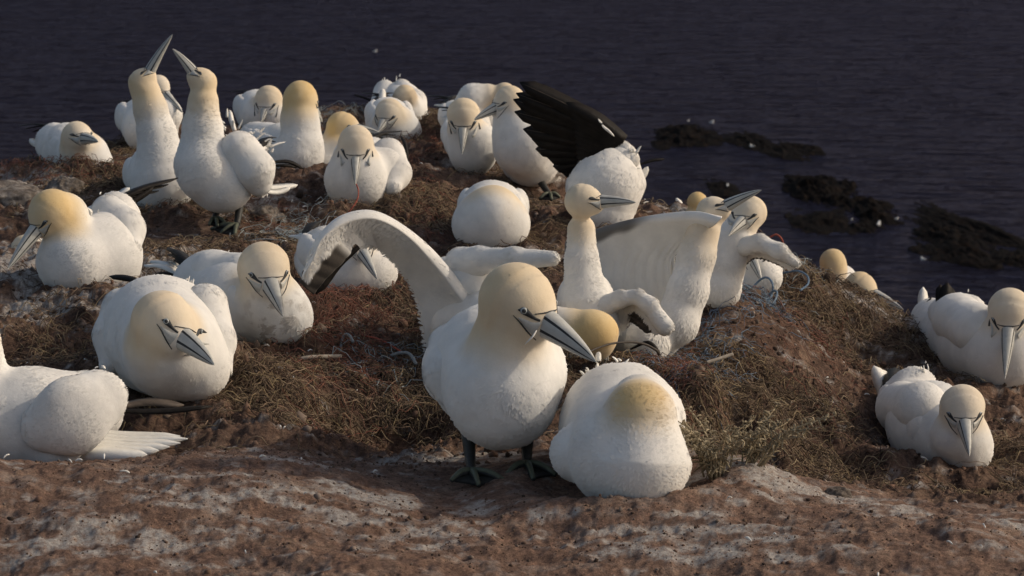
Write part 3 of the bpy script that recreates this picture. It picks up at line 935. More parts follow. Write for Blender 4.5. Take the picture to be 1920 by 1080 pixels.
bird('gannet with an orange-buff head turned away right, bill half hidden behind its neck', D=7.0,
     body=[[(562, 292, 0, 48), (530, 275, .14, 44), (480, 262, .3, 36)], [(566, 265, 0, 42), (562, 225, 0, 35), (562, 195, 0, 33)]],
     head=(566, 183, 0, 31), tip=(606, 227, .05), fade=2.6, buff=1.0, auto='LR', autop=False,
     tail=[([(440, 245, .38), (434, 225, .40), (431, 206, .42)], 10)],
     tufts=[(425, 232, .34, -.3, .5, 8, 22, 10), (410, 240, .32, -.5, .3, 4, 16, 6)])

bird('white gannet in the back row looking down left, beside the orange-headed one', D=7.9,
     body=[[(492, 218, .02, 44), (482, 208, .16, 40), (474, 200, .26, 30)], [(508, 215, -.02, 34)]],
     head=(503, 188, -.04, 27), tip=(489, 229, -.09), fade=1.8, buff=.6)

bird('right gannet of the greeting pair, standing with bill raised to the upper left', D=6.25,
     body=[[(388, 320, 0, 62), (412, 328, .03, 69), (456, 305, .10, 50)], [(382, 300, 0, 54), (380, 240, 0, 36), (381, 190, 0, 30)], [(420, 348, .0, 50)]],
     head=(378, 152, 0, 28), tip=(325, 90, -.03), fade=3.8, buff=.72, contact=False, nest=False, auto='L', bump_=1.6,
     wings=[[(450, 285, -.01, 40), (478, 320, -.02, 36), (486, 346, -.01, 22)]],
     prims=[([(505, 305, .10), (540, 303, .12), (570, 317, .14)], 9), ([(505, 312, .11), (535, 310, .13), (560, 314, .15)], 8)],
     tail=[([(500, 352, .10), (530, 350, .13), (558, 347, .16)], 16), ([(495, 358, .08), (520, 360, .11), (545, 352, .13)], 14)],
     tufts=[(506, 275, .08, .7, .3, 7, 22, 8), (480, 252, .08, .4, .5, 5, 18, 10), (495, 365, .02, .5, -.3, 4, 14, 6)],
     legs=[((450, 378, .02), (444, 424, -.01), [(396, 437, .01), (414, 448, -.03), (440, 456, -.06)]),
           ((405, 388, .04), (404, 412, .03), [(392, 424, .0), (408, 428, -.01), (425, 424, .0)])])

bird('left gannet of the greeting pair, sitting with its neck and bill stretched straight up', D=6.5,
     body=[[(305, 345, 0, 62), (300, 322, .06, 58), (285, 330, .22, 44)], [(302, 300, 0, 50), (294, 250, 0, 36), (282, 205, 0, 31), (274, 175, 0, 29)]],
     head=(268, 152, 0, 27), tip=(322, 63, -.03), fade=3.6, buff=.75, auto='LR', bump_=.6)

bird('white gannet behind the greeting pair, grey bill showing between their necks', D=7.45,
     body=[[(282, 240, 0, 54), (272, 228, .14, 48), (262, 220, .28, 34)], [(308, 215, -.02, 34)]],
     head=(299, 163, -.02, 22), tip=(343, 210, -.06), fade=1.8, buff=.4,
     prims=[([(268, 250, -.06), (258, 252, -.06), (248, 256, -.05)], 4)])

bird('white gannet alone at the far left, sitting with its dark-lined bill pointing right', D=7.1,
     body=[[(160, 292, 0, 46), (130, 280, .1, 48), (105, 270, .2, 40)], [(186, 312, -.0, 27)], [(148, 278, -.02, 36)]],
     head=(146, 257, -.05, 31), tip=(184, 263, -.15), fade=1.9, buff=.6,
     tail=[([(78, 275, .22), (66, 268, .24), (56, 260, .26)], 16)])

bird('gannet beyond the right ridge with a yellow head turned away above its white back', D=6.95,
     body=[[(1575, 528, .05, 34), (1562, 530, .15, 32), (1552, 535, .25, 26)], [(1565, 510, .0, 24)]],
     head=(1563, 492, 0, 26), tip=(1594, 512, .07), fade=1.9, buff=.85, eyes=False, contact=False, nest=False)

bird('gannet peeking over the right ridge, only its yellow head and long bill visible', D=6.3,
     body=[[(1605, 610, .08, 48), (1580, 610, .2, 46), (1560, 612, .3, 34)], [(1610, 568, .02, 30)]],
     head=(1615, 541, 0, 32), tip=(1695, 579, -.06), fade=2.6, buff=.8, contact=False, nest=False)

bird('white gannet at the right edge with raised dark wing tips, bill straight down', D=5.75,
     body=[[(1878, 662, 0, 74), (1830, 645, .12, 72), (1765, 615, .32, 58)], [(1890, 635, -.02, 54)], [(1748, 600, .4, 40)]],
     head=(1893, 585, -.05, 43), tip=(1884, 709, -.13), fade=2.4, buff=.55,
     wings=[[(1835, 620, .02, 50), (1795, 598, .12, 44), (1768, 585, .2, 28)], [(1815, 585, .3, 34), (1800, 570, .35, 22)]], auto='',
     prims=[([(1772, 605, .14), (1772, 565, .15), (1777, 530, .16)], 27), ([(1764, 606, .16), (1764, 565, .17), (1763, 533, .18)], 20), ([(1782, 600, .15), (1783, 565, .16), (1787, 541, .17)], 16),
            ([(1720, 612, .35), (1728, 584, .36), (1748, 556, .37)], 7), ([(1730, 582, .35), (1745, 588, .35), (1762, 590, .34)], 7)],
     tail=[([(1735, 600, .45), (1731, 570, .48), (1731, 538, .5)], 22)], 
     tufts=[(1800, 552, .3, .1, .5, 6, 14, 9)])

bird('white gannet sitting in the hollow at the lower right, facing forward with bill down', D=5.0,
     body=[[(1806, 838, 0, 58), (1745, 798, .12, 82), (1695, 760, .28, 54)], [(1800, 815, -.03, 54)], [(1715, 730, .28, 42)]],
     head=(1805, 767, -.06, 45), tip=(1818, 853, -.15), fade=2.0, buff=.5,
     wings=[[(1728, 765, .08, 50), (1692, 765, .18, 46), (1668, 742, .28, 22)]], auto='R',
     prims=[([(1668, 712, .34), (1657, 728, .32), (1650, 752, .28)], 14)],
     tail=[([(1672, 750, .32), (1655, 716, .34), (1638, 686, .36)], 42, 'white_feather', (0, .5, -1), 1.0, .95), ([(1680, 748, .33), (1664, 716, .35), (1650, 692, .37)], 34, 'white_feather', (0, .5, -1), 1.0, .95)],
     tufts=[(1735, 690, .25, .3, .5, 5, 16, 7)])
# ------------------------------------------------------------------ the clifftop
CTRL = [np.array(c) for c in CONTACT]
for px, py, z in [(0, 1080, 0), (500, 1080, .01), (960, 1080, 0), (1440, 1080, 0), (1920, 1080, 0), (0, 980, .02), (480, 980, .025), (960, 1000, 0),
                  (1440, 1000, .02), (1920, 1035, 0), (-200, 878, .04), (0, 878, .04), (250, 877, .04), (480, 875, .035), (640, 885, .02), (800, 906, .0),
                  (1330, 945, .0), (1430, 922, .01), (1560, 932, 0), (1700, 958, 0), (1850, 998, 0), (1920, 1018, 0), (2150, 1060, 0), (-200, 1000, .02)]:
    CTRL.append(P(px, py, DZ(py, z)))
for px, py, d in [(1480, 870, 4.58), (1640, 908, 4.75), (1600, 830, 4.95), (1480, 790, 5.0), (1400, 700, 5.15), (1300, 662, 5.2), (1450, 640, 5.35),
                  (1545, 690, 5.45), (1620, 650, 5.75), (1700, 690, 5.6), (1720, 606, 6.12), (1615, 592, 6.3), (1690, 610, 6.4), (1565, 566, 6.4), (1640, 600, 6.6), (1670, 622, 5.98), (1610, 610, 5.94), (1560, 552, 5.95), (1520, 515, 6.0), (1500, 490, 6.2), (1430, 445, 6.55),
                  (1300, 392, 6.85), (1390, 580, 5.5), (1250, 685, 4.97), (700, 800, 4.66), (560, 770, 4.62), (480, 690, 4.86), (650, 640, 5.05), (740, 600, 5.15),
                  (0, 520, 5.75), (0, 600, 5.25), (100, 650, 5.05), (400, 450, 6.1), (560, 420, 6.35), (800, 400, 6.45), (1040, 450, 6.1), (770, 330, 6.95),
                  (830, 225, 8.2), (620, 216, 8.35), (450, 268, 7.8), (230, 298, 7.45), (0, 330, 7.2), (60, 352, 6.95), (1880, 790, 5.45), (1920, 900, 5.0),
                  (2100, 850, 5.2), (-250, 500, 5.8), (-250, 340, 7.0), (-250, 700, 4.9), (1560, 760, 5.2), (1900, 950, 4.55), (820, 850, 4.33), (690, 860, 4.3)]:
    CTRL.append(P(px, py, d))
for x, y, z in [(-4, 3, 0), (4, 3, -.1), (-4, 6, 0), (4, 6, -.5), (-3, 9, 0), (0, 10, -.1), (3, 9, -.6), (-2.5, 2.2, 0), (2.5, 2.2, 0), (0, 1.6, 0)]:
    CTRL.append(np.array([x, y, z], dtype=float))
CTRL = np.array(CTRL)
def _tps(r2):
    return 0.5 * r2 * np.log(r2 + 1e-9)
_n = len(CTRL)
_d2 = ((CTRL[:, None, :2] - CTRL[None, :, :2]) ** 2).sum(-1)
_A = np.zeros((_n + 3, _n + 3))
_A[:_n, :_n] = _tps(_d2) + np.eye(_n) * 0.0008
_A[:_n, _n] = 1; _A[:_n, _n + 1:] = CTRL[:, :2]
_A[_n:, :_n] = _A[:_n, _n:].T
_w = np.linalg.solve(_A, np.concatenate([CTRL[:, 2], [0, 0, 0]]))

EDGE = np.array([P(*e)[:2] for e in [(-400, 335, 7.2), (0, 318, 7.25), (230, 288, 7.6), (450, 258, 8.0), (620, 206, 8.5), (830, 204, 8.5), (1010, 270, 7.8), (1210, 366, 6.9),
                                     (1300, 388, 6.9), (1430, 440, 6.62), (1500, 484, 6.28), (1545, 517, 6.05), (1620, 548, 6.08), (1720, 590, 6.25), (1850, 660, 6.5), (2200, 760, 6.5)]])
NP = np.array(NESTS)
FP = np.array(FOOTPOS)

HOLLOWS = []
for px, py, d, rx, ry, dz in [(730, 795, 4.62, .125, .14, .095), (1480, 865, 4.62, .13, .16, .06), (1388, 810, 4.75, .025, .10, .07), (1620, 655, 5.75, .14, .14, .06), (130, 640, 5.05, .18, .12, .03),
                              (1330, 770, 4.80, .06, .07, -.035), (1430, 770, 4.95, .05, .07, -.03), (540, 730, 4.72, .16, .10, -.025), (460, 820, 4.42, .2, .08, -.012),
                              (1420, 650, 5.4, .16, .2, -.05), (1590, 850, 4.9, .1, .1, .03)]:
    c_ = P(px, py, d)
    HOLLOWS.append((c_[0], c_[1], rx, ry, dz))
def ground_base(x, y):
    out = np.empty(len(x))
    for s in range(0, len(x), 40000):
        xx, yy = x[s:s + 40000], y[s:s + 40000]
        r2 = (xx[:, None] - CTRL[None, :, 0]) ** 2 + (yy[:, None] - CTRL[None, :, 1]) ** 2
        z = _tps(r2) @ _w[:_n] + _w[_n] + _w[_n + 1] * xx + _w[_n + 2] * yy
        # nests: a raised rim round every sitting bird
        rn = np.sqrt((xx[:, None] - NP[None, :, 0]) ** 2 + ((yy[:, None] - NP[None, :, 1])) ** 2)
        z = z + (0.030 * np.exp(-((rn - 0.165) / 0.06) ** 2)).max(1) * 0.8
        for hx, hy, rx, ry, dz in HOLLOWS:
            z = z - dz * np.exp(-(((xx - hx) / rx) ** 2 + ((yy - hy) / ry) ** 2) ** 1.5)
        out[s:s + 40000] = z
    return out

def edge_drop(x, y):
    t = np.maximum(0, y - np.interp(x, EDGE[:, 0], EDGE[:, 1]))
    return 0.30 * t + 2.5 * np.maximum(0, t - 1.0) ** 2

def front(x, y):
    """1 on the bare trodden rock in front, 0 among the nests"""
    fx = np.interp(x, [-.8, -.35, -.15, 0, .25, .35, .55, .75], [4.14, 4.14, 4.20, 4.25, 4.12, 4.12, 4.08, 3.95])
    return 1 - sstep(-.06, .10, y - fx)

def ground(x, y, detail=True):
    x = np.asarray(x, dtype=float); y = np.asarray(y, dtype=float)
    z = ground_base(x, y) - edge_drop(x, y)
    if detail:
        p = np.stack([x, y, np.zeros_like(x)], 1)
        foot = np.ones(len(x))
        for f in FP:
            foot *= 1 - np.exp(-((x - f[0]) ** 2 + (y - f[1]) ** 2) / 0.085 ** 2)
        fr = front(x, y)
        n1 = fbm(p * 5.5, 3, 101)
        n2 = fbm(p * 26, 4, 131)
        n3 = fbm(p * 95, 3, 151)
        rid = 1 - np.abs(fbm(p * 16 + 0.4 * n1[:, None], 4, 171))
        z = z - .009 * (1 - foot) + foot * (n1 * (0.016 - .006 * fr) + n2 * (0.009 - .0055 * fr) + n3 * (0.0040 - .0020 * fr) + (rid - .7) * (0.012 - .007 * fr))
    return z

nu_, nv_ = 760, 640
ub = np.linspace(-1.12, 1.12, nu_ - 60)
ue = 1.12 * (3.2 ** (np.arange(1, 31) / 30.0))
u_ = np.concatenate([-ue[::-1], ub, ue])
v_ = np.concatenate([np.linspace(1.4, 2.95, 14)[:-1], np.geomspace(2.95, 8.9, nv_ - 30), 8.9 + np.linspace(0.05, 2.6, 17)])
nv_ = len(v_)
UU, YY = np.meshgrid(u_, v_)
XX = UU * (YY * 0.178 + 0.02)
gx, gy = XX.ravel(), YY.ravel()
gz = ground(gx, gy)
ii = np.arange((nv_ - 1) * nu_).reshape(nv_ - 1, nu_)[:, :-1].ravel()
gf = np.stack([ii, ii + 1, ii + nu_ + 1, ii + nu_], 1)
GP = np.stack([gx, gy, gz], 1)

# guano: white splashes where birds stand and along the bare ridges
guano = np.zeros(len(gx))
for px, py, d, rx, ry, a in [(60, 500, 5.8, .22, .35, 1.0), (250, 520, 5.6, .12, .2, .9), (330, 490, 5.85, .10, .16, .7), (60, 590, 5.35, .15, .12, .8), (690, 940, 3.97, .11, .04, 1.0), (870, 945, 3.95, .04, .07, .8),
                             (470, 975, 3.9, .22, .12, .45), (150, 1020, 3.7, .2, .1, .5), (760, 980, 3.85, .2, .12, .5), (540, 878, 4.1, .08, .04, .7), (860, 855, 4.3, .14, .08, .9),
                             (1430, 925, 4.05, .10, .06, .9), (1520, 950, 4.0, .14, .07, .7), (1350, 1010, 3.75, .18, .12, .6), (1750, 985, 3.93, .14, .05, .6), (1900, 1020, 3.85, .1, .05, .7),
                             (1260, 378, 6.9, .18, .3, 1.0), (1670, 575, 6.15, .14, .16, .9), (1590, 545, 6.05, .10, .1, .7), (490, 395, 6.5, .08, .12, .7), (60, 365, 6.9, .2, .2, .5),
                             (1300, 740, 4.9, .08, .06, .5), (1390, 745, 5.0, .05, .05, .6), (560, 700, 4.85, .05, .05, .5), (830, 215, 8.3, .15, .2, .7), (1700, 640, 5.8, .1, .1, .4)]:
    c = P(px, py, d)
    guano = np.maximum(guano, a * np.exp(-(((gx - c[0]) / rx) ** 2 + ((gy - c[1]) / ry) ** 2)))
frv = front(gx, gy)
pp = np.stack([gx, gy, gz * 0], 1)
streak = fbm(pp * np.array([26, 44, 1]), 5, 211, .62)
guano = np.clip(sstep(0.05, 0.55, guano * 1.0 + streak * 0.46 - 0.17) + 0.25 * sstep(.35, .9, fbm(pp * 30, 4, 231)) * frv, 0, 1)
red = sstep(-.5, .6, fbm(pp * 3.2, 3, 251))

mg, nt, b = mat('nesting_soil')
pos = geo_pos(nt)
n1 = noise_tex(nt, 16, 8, 0.7, pos)
n2 = noise_tex(nt, 90, 8, 0.75, pos)
n3 = noise_tex(nt, 420, 5, 0.7, pos)
dk = ramp(nt, n1.outputs[0], [(0.32, (0.050, 0.034, 0.028)), (0.52, (0.15, 0.096, 0.072)), (0.72, (0.26, 0.18, 0.13))])
rd = ramp(nt, n1.outputs[0], [(0.30, (0.16, 0.105, 0.085)), (0.50, (0.24, 0.155, 0.118)), (0.70, (0.36, 0.26, 0.20))])
c = mixc(nt, attr(nt, 'front').outputs['Fac'], dk.outputs[0], rd.outputs[0])
gr = ramp(nt, n2.outputs[0], [(0.34, (0.55, 0.54, 0.55)), (0.48, (.95, .95, .95)), (0.68, (1.5, 1.45, 1.4))])
c = mixc(nt, 1.0, c, gr.outputs[0], 'MULTIPLY')
n4 = noise_tex(nt, 230, 9, .82, pos)
g4 = ramp(nt, n4.outputs[0], [(.36, (.35, .34, .35)), (.5, (1, 1, 1)), (.66, (1.6, 1.55, 1.5))])
c = mixc(nt, .8, c, g4.outputs[0], 'MULTIPLY')
ga = node(nt, 'ShaderNodeMath', operation='MULTIPLY')
gn = ramp(nt, noise_tex(nt, 120, 7, 0.78, pos, 0.4).outputs[0], [(0.34, (0, 0, 0)), (0.56, (1, 1, 1))])
nt.links.new(attr(nt, 'guano').outputs['Fac'], ga.inputs[0]); nt.links.new(gn.outputs[0], ga.inputs[1])
c = mixc(nt, ga.outputs[0], c, (0.56, 0.53, 0.50))
nt.links.new(c, b.inputs['Base Color'])
b.inputs['Roughness'].default_value = 0.95
b.inputs['Specular IOR Level'].default_value = 0.1
nb = bump(nt, n2.outputs[0], 0.9, 0.006)
nb = bump(nt, n4.outputs[0], 1.0, 0.004, nb)
nt.links.new(nb, b.inputs['Normal'])
tag(mesh_obj('ground', GP, gf, mg, None, attrs={'guano': guano, 'front': np.clip(frv * .85 + .15 * red, 0, 1)}), 'brown clifftop soil with white guano', None, None, 'structure')

def gpx(px, py, d):
    """the ground below a spot of the picture"""
    c = P(px, py, d)
    return np.array([c[0], c[1], float(ground(np.array([c[0]]), np.array([c[1]]))[0])])

# ------------------------------------------------------------------ nest material: tangled dry weed, straw and shreds of net
def strands(name, label, material, xy, length, rad, lift, curl=1.0, npt=7, seed=0, jit=0.4, patchy=None):
    r = np.random.default_rng(seed)
    if patchy:
        q_ = np.stack([xy[:, 0], xy[:, 1], xy[:, 0] * 0], 1)
        keep = (fbm(q_ * 4.2, 3, 301) + .5 * fbm(q_ * 14, 2, 311) + r.normal(0, .18, len(xy)) > patchy) & (front(xy[:, 0], xy[:, 1]) < .6)
        for hx, hy, rx, ry, dz in HOLLOWS:
            if dz > .05:
                keep &= (((xy[:, 0] - hx) / rx) ** 2 + ((xy[:, 1] - hy) / ry) ** 2 > .8) | (r.uniform(0, 1, len(xy)) < .12)
        xy = xy[keep]
    n = len(xy)
    L = length * r.uniform(0.5, 1.5, n)
    a = r.uniform(0, 2 * math.pi, n)
    ka = r.normal(0, 2.4 * curl, n)
    pts = np.zeros((n, npt, 3))
    p = xy.copy()
    e0 = r.uniform(-.2, .9, n); ph = r.uniform(0, 6.28, n)
    rel = np.zeros((n, npt))
    for i in range(npt):
        t = i / (npt - 1)
        pts[:, i, :2] = p
        rel[:, i] = lift * (np.sin(math.pi * t * r.uniform(.8, 1.0)) * np.abs(np.sin(ph)) + e0 * t * .6 - 0.12) * r.uniform(.6, 1.3)
        a = a + ka / npt + r.normal(0, jit * curl, n)
        p = p + np.stack([np.cos(a), np.sin(a)], 1) * (L / npt)[:, None]
    zz = ground(pts[:, :, 0].ravel(), pts[:, :, 1].ravel(), True).reshape(n, npt)
    z0 = zz[:, :1]
    pts[:, :, 2] = np.where(zz < z0 - .03, z0 * .6 + zz * .4, zz) + rel
    T = np.gradient(pts, axis=1); T /= np.linalg.norm(T, axis=2)[:, :, None] + 1e-9
    N = np.cross(T, np.array([0.2, .3, .93])); N /= np.linalg.norm(N, axis=2)[:, :, None] + 1e-9
    B = np.cross(T, N)
    rr_ = rad * r.uniform(.5, 1.5, n)[:, None] * np.array([.8] + [1] * (npt - 2) + [.4])[None, :]
    V = np.stack([pts + rr_[:, :, None] * (math.cos(q) * N + math.sin(q) * B) for q in (0.5, 2.6, 4.7)], 2)   # n, npt, 3, 3
    base = (np.arange(n)[:, None] * npt + np.arange(npt - 1)[None, :]).ravel() * 3
    F = []
    for j in range(3):
        k = (j + 1) % 3
        F.append(np.stack([base + j, base + k, base + k + 3, base + j + 3], 1))
    F = np.vstack(F)
    tint = np.repeat(r.uniform(0, 1, n), npt * 3)
    o = mesh_obj(name, V.reshape(-1, 3), F, material, None, attrs={'tint': tint})
    return tag(o, label, None, None, 'stuff')

def fibre(name, cols, rough=.85):
    m, nt, b = mat(name)
    r = ramp(nt, attr(nt, 'tint').outputs['Fac'], [(i / max(1, len(cols) - 1), c) for i, c in enumerate(cols)])
    nt.links.new(r.outputs[0], b.inputs['Base Color'])
    b.inputs['Roughness'].default_value = rough
    b.inputs['Specular IOR Level'].default_value = .2
    return m
M['weed'] = fibre('dry_weed', [(.035, .024, .018), (.09, .062, .045), (.16, .11, .075), (.24, .175, .12), (.11, .085, .05)])
M['straw'] = fibre('straw', [(.17, .12, .07), (.30, .23, .14), (.24, .18, .10), (.36, .29, .19)])
M['red_net'] = fibre('red_net_fibre', [(.13, .055, .04), (.21, .085, .06), (.20, .11, .08), (.11, .06, .05)])
M['blue_net'] = fibre('blue_net_fibre', [(.10, .14, .20), (.15, .20, .27), (.20, .25, .30)])
M['grey_net'] = fibre('grey_net_fibre', [(.30, .34, .36), (.22, .26, .28), (.38, .42, .42)])

def scatter_px(boxes, n, seed):
    """spots on the ground inside patches (x, y, depth, spread x px, spread y px, weight)"""
    r = np.random.default_rng(seed)
    w = np.array([b_[5] for b_ in boxes], dtype=float); w /= w.sum()
    k = r.choice(len(boxes), n, p=w)
    bx = np.array([b_[:5] for b_ in boxes], dtype=float)[k]
    out = []
    c = np.stack([(bx[:, 0] - 960) / FOC * bx[:, 2], np.zeros(n)], 1)
    px = bx[:, 0] + r.normal(0, 1, n) * bx[:, 3] * .5
    py = bx[:, 1] + r.normal(0, 1, n) * bx[:, 4] * .5
    # follow the ground along each sight line near the patch depth
    z0 = np.array([P(b_[0], b_[1], b_[2])[2] for b_ in bx])
    d = (CAM[2] - z0) / (math.sin(PITCH) - math.cos(PITCH) * (540 - py) / FOC)
    d = np.clip(d, bx[:, 2] - .9, bx[:, 2] + .9)
    x = (px - 960) / FOC * d
    y = math.cos(PITCH) * d + math.sin(PITCH) * (540 - py) / FOC * d
    return np.stack([x, y], 1)

FIELD = [(1420, 680, 5.2, 330, 260, 4), (1300, 600, 5.3, 200, 120, 1.5), (1530, 570, 5.9, 160, 120, 2.0), (1500, 800, 5.0, 300, 110, 1.8), (1620, 640, 5.8, 180, 80, 1.0), (1870, 830, 5.2, 130, 120, 1.2),
         (660, 620, 5.1, 240, 160, 3.0), (480, 690, 4.85, 260, 110, 2.6), (760, 690, 4.9, 200, 130, 2.0), (560, 760, 4.65, 250, 80, 1.2), (400, 440, 6.1, 330, 80, 1.6), (560, 400, 6.4, 260, 90, 1.4),
         (800, 390, 6.5, 200, 110, 2.0), (800, 290, 7.3, 120, 120, 1.4), (780, 230, 8.0, 160, 60, .8), (1020, 420, 6.3, 170, 110, 1.6), (1020, 370, 6.8, 150, 60, 1.0), (170, 335, 7.0, 200, 70, 1.3),
         (240, 400, 6.4, 160, 90, 1.2), (100, 630, 5.1, 260, 110, 1.5), (230, 300, 7.4, 100, 40, .5), (600, 240, 8.1, 100, 60, .5), (1250, 390, 6.8, 160, 50, .4), (1400, 460, 6.4, 150, 70, .8),
         (1750, 880, 4.9, 260, 90, .8), (1370, 860, 4.3, 120, 100, .8), (1310, 790, 4.7, 120, 90, .8), (900, 700, 4.9, 260, 120, 1.2), (860, 850, 4.35, 150, 40, .4)]
strands('dry_weed', 'tangled brown dry weed between the nests', M['weed'], scatter_px(FIELD, 44000, 1), .075, .00072, .015, 1.1, seed=11, patchy=.10)
strands('straw', 'pale straw strewn over the nests', M['straw'], scatter_px(FIELD, 9000, 2), .060, .0006, .015, .8, seed=12, patchy=.08)
RED = [(650, 600, 5.15, 120, 90, 4), (620, 565, 5.3, 110, 40, 2), (665, 660, 5.0, 50, 50, 1.5), (1265, 725, 4.85, 40, 70, 3), (1520, 680, 5.3, 80, 100, 1.2), (1480, 590, 5.6, 100, 50, .8), (170, 325, 7.0, 90, 30, 2.0), (60, 335, 7.1, 70, 20, 1),
       (790, 300, 7.2, 50, 60, 1.2), (800, 255, 7.7, 50, 20, 1.2), (800, 405, 6.4, 50, 15, .8), (700, 720, 4.9, 120, 50, .6), (620, 800, 4.6, 40, 60, .6), (480, 410, 6.4, 60, 30, .5), (820, 460, 6.05, 30, 20, .6)]
strands('red_net_scraps', 'faded red net fibres woven into the nests', M['red_net'], scatter_px(RED, 1900, 3), .080, .0006, .024, 1.8, seed=13)
BLU = [(1270, 690, 4.98, 90, 45, 3), (1400, 565, 5.5, 80, 30, 3), (1330, 650, 5.2, 80, 40, 1)]
strands('blue_net_scraps', 'faded blue net fibres woven into the nests', M['blue_net'], scatter_px(BLU, 900, 4), .07, .0006, .022, 1.8, seed=14)
GRY = [(550, 440, 6.15, 90, 22, 3), (720, 680, 4.95, 60, 30, 1.2), (620, 200, 8.3, 60, 20, 1), (600, 400, 6.4, 40, 20, .5), (1480, 530, 6.0, 70, 30, .6)]
strands('grey_net_scraps', 'pale grey net fibres lying on the soil', M['grey_net'], scatter_px(GRY, 420, 5), .10, .0007, .020, 2.0, seed=15)

# loose clods and crumbs of soil
def clods(name, label, material, xy, size, seed):
    r = np.random.default_rng(seed)
    n = len(xy)
    g = (1 + 5 ** .5) / 2
    ico = np.array([(-1, g, 0), (1, g, 0), (-1, -g, 0), (1, -g, 0), (0, -1, g), (0, 1, g), (0, -1, -g), (0, 1, -g), (g, 0, -1), (g, 0, 1), (-g, 0, -1), (-g, 0, 1)]) / math.sqrt(1 + g * g)
    fi = np.array([(0, 11, 5), (0, 5, 1), (0, 1, 7), (0, 7, 10), (0, 10, 11), (1, 5, 9), (5, 11, 4), (11, 10, 2), (10, 7, 6), (7, 1, 8), (3, 9, 4), (3, 4, 2), (3, 2, 6), (3, 6, 8), (3, 8, 9), (4, 9, 5), (2, 4, 11), (6, 2, 10), (8, 6, 7), (9, 8, 1)])
    s = size * np.exp(r.normal(0, .55, n))
    V = ico[None] * (1 + r.normal(0, .22, (n, 12, 1))) * s[:, None, None] * r.uniform(.6, 1.2, (n, 1, 3))
    z = ground(xy[:, 0], xy[:, 1])
    V = V + np.stack([xy[:, 0], xy[:, 1], z + s * .15], 1)[:, None, :]
    F = (fi[None] + (np.arange(n) * 12)[:, None, None]).reshape(-1, 3)
    o = mesh_obj(name, V.reshape(-1, 3), F, material, None, attrs={'tint': np.repeat(r.uniform(0, 1, n), 12)}, smooth=False)
    return tag(o, label, None, None, 'stuff')
M['clod'] = fibre('soil_clods', [(.035, .024, .018), (.09, .058, .042), (.17, .10, .07), (.10, .07, .05), (.24, .19, .16)])
FRONT = [(300, 990, 3.85, 700, 130, 2), (900, 990, 3.85, 700, 130, 2), (1500, 1010, 3.8, 600, 120, 2), (1800, 950, 4.5, 300, 90, 1), (700, 880, 4.2, 300, 50, .8), (250, 870, 4.12, 600, 30, .6)]
clods('soil_crumbs', 'crumbs of brown soil on the trodden foreground', M['clod'], scatter_px(FRONT, 5000, 6), .0010, 21)
clods('nest_crumbs', 'dark clods and litter between the nests', M['clod'], scatter_px(FIELD, 9000, 7), .0028, 22)

# ------------------------------------------------------------------ stones, ropes, twigs, plants
def rock(px, py, d, w, h, dep, label, seed, cat='rock', name='boulder'):
    n1_, n2_ = 56, 34
    c = gpx(px, py, d)
    th = np.linspace(0, 2 * math.pi, n1_, endpoint=False); ph = np.linspace(-.5, 1, n2_) * math.pi / 2
    TH, PH = np.meshgrid(th, ph)
    q = np.stack([np.cos(TH) * np.cos(PH), np.sin(TH) * np.cos(PH), np.sin(PH)], -1).reshape(-1, 3)
    r_ = 1 + .22 * fbm(q * 1.6 + seed, 4, seed) + .06 * fbm(q * 7 + seed, 3, seed + 5)
    V = q * r_[:, None] * np.array([w, dep, h]) + c
    F = []
    for i in range(n2_ - 1):
        for j in range(n1_):
            k = (j + 1) % n1_
            F.append((i * n1_ + j, i * n1_ + k, (i + 1) * n1_ + k, (i + 1) * n1_ + j))
    o = mesh_obj(name, V, F, M['rock'], None, origin=c)
    return tag(o, label, cat)
mr, nt, b = mat('guano_rock')
pos = geo_pos(nt)
rn = noise_tex(nt, 40, 8, .72, pos)
rc = ramp(nt, rn.outputs[0], [(.3, (.055, .045, .04)), (.5, (.17, .145, .125)), (.66, (.36, .33, .30))])
nt.links.new(rc.outputs[0], b.inputs['Base Color']); b.inputs['Roughness'].default_value = .95; b.inputs['Specular IOR Level'].default_value = .1
nt.links.new(bump(nt, rn.outputs[0], 1.0, .008), b.inputs['Normal'])
M['rock'] = mr
rock(20, 385, 6.7, .10, .045, .10, 'grey guano stained boulder at the left edge behind the orange-crowned gannet', 3)
rock(120, 352, 6.75, .045, .035, .06, 'small pale boulder behind the orange crown, below the lone far left gannet', 5)
rock(500, 398, 6.45, .055, .035, .07, 'pinkish grey stone right of the standing greeting gannet', 8)
rock(1210, 912, 4.05, .030, .012, .03, 'small red brown stone under the breast of the hunched gannet', 9, 'stone', 'stone')
rock(1570, 925, 4.08, .022, .014, .025, 'small pale stone on the lower right ridge', 12, 'stone', 'stone')
rock(430, 1075, 3.55, .014, .014, .015, 'rounded pebble at the bottom edge of the foreground', 14, 'stone', 'stone')

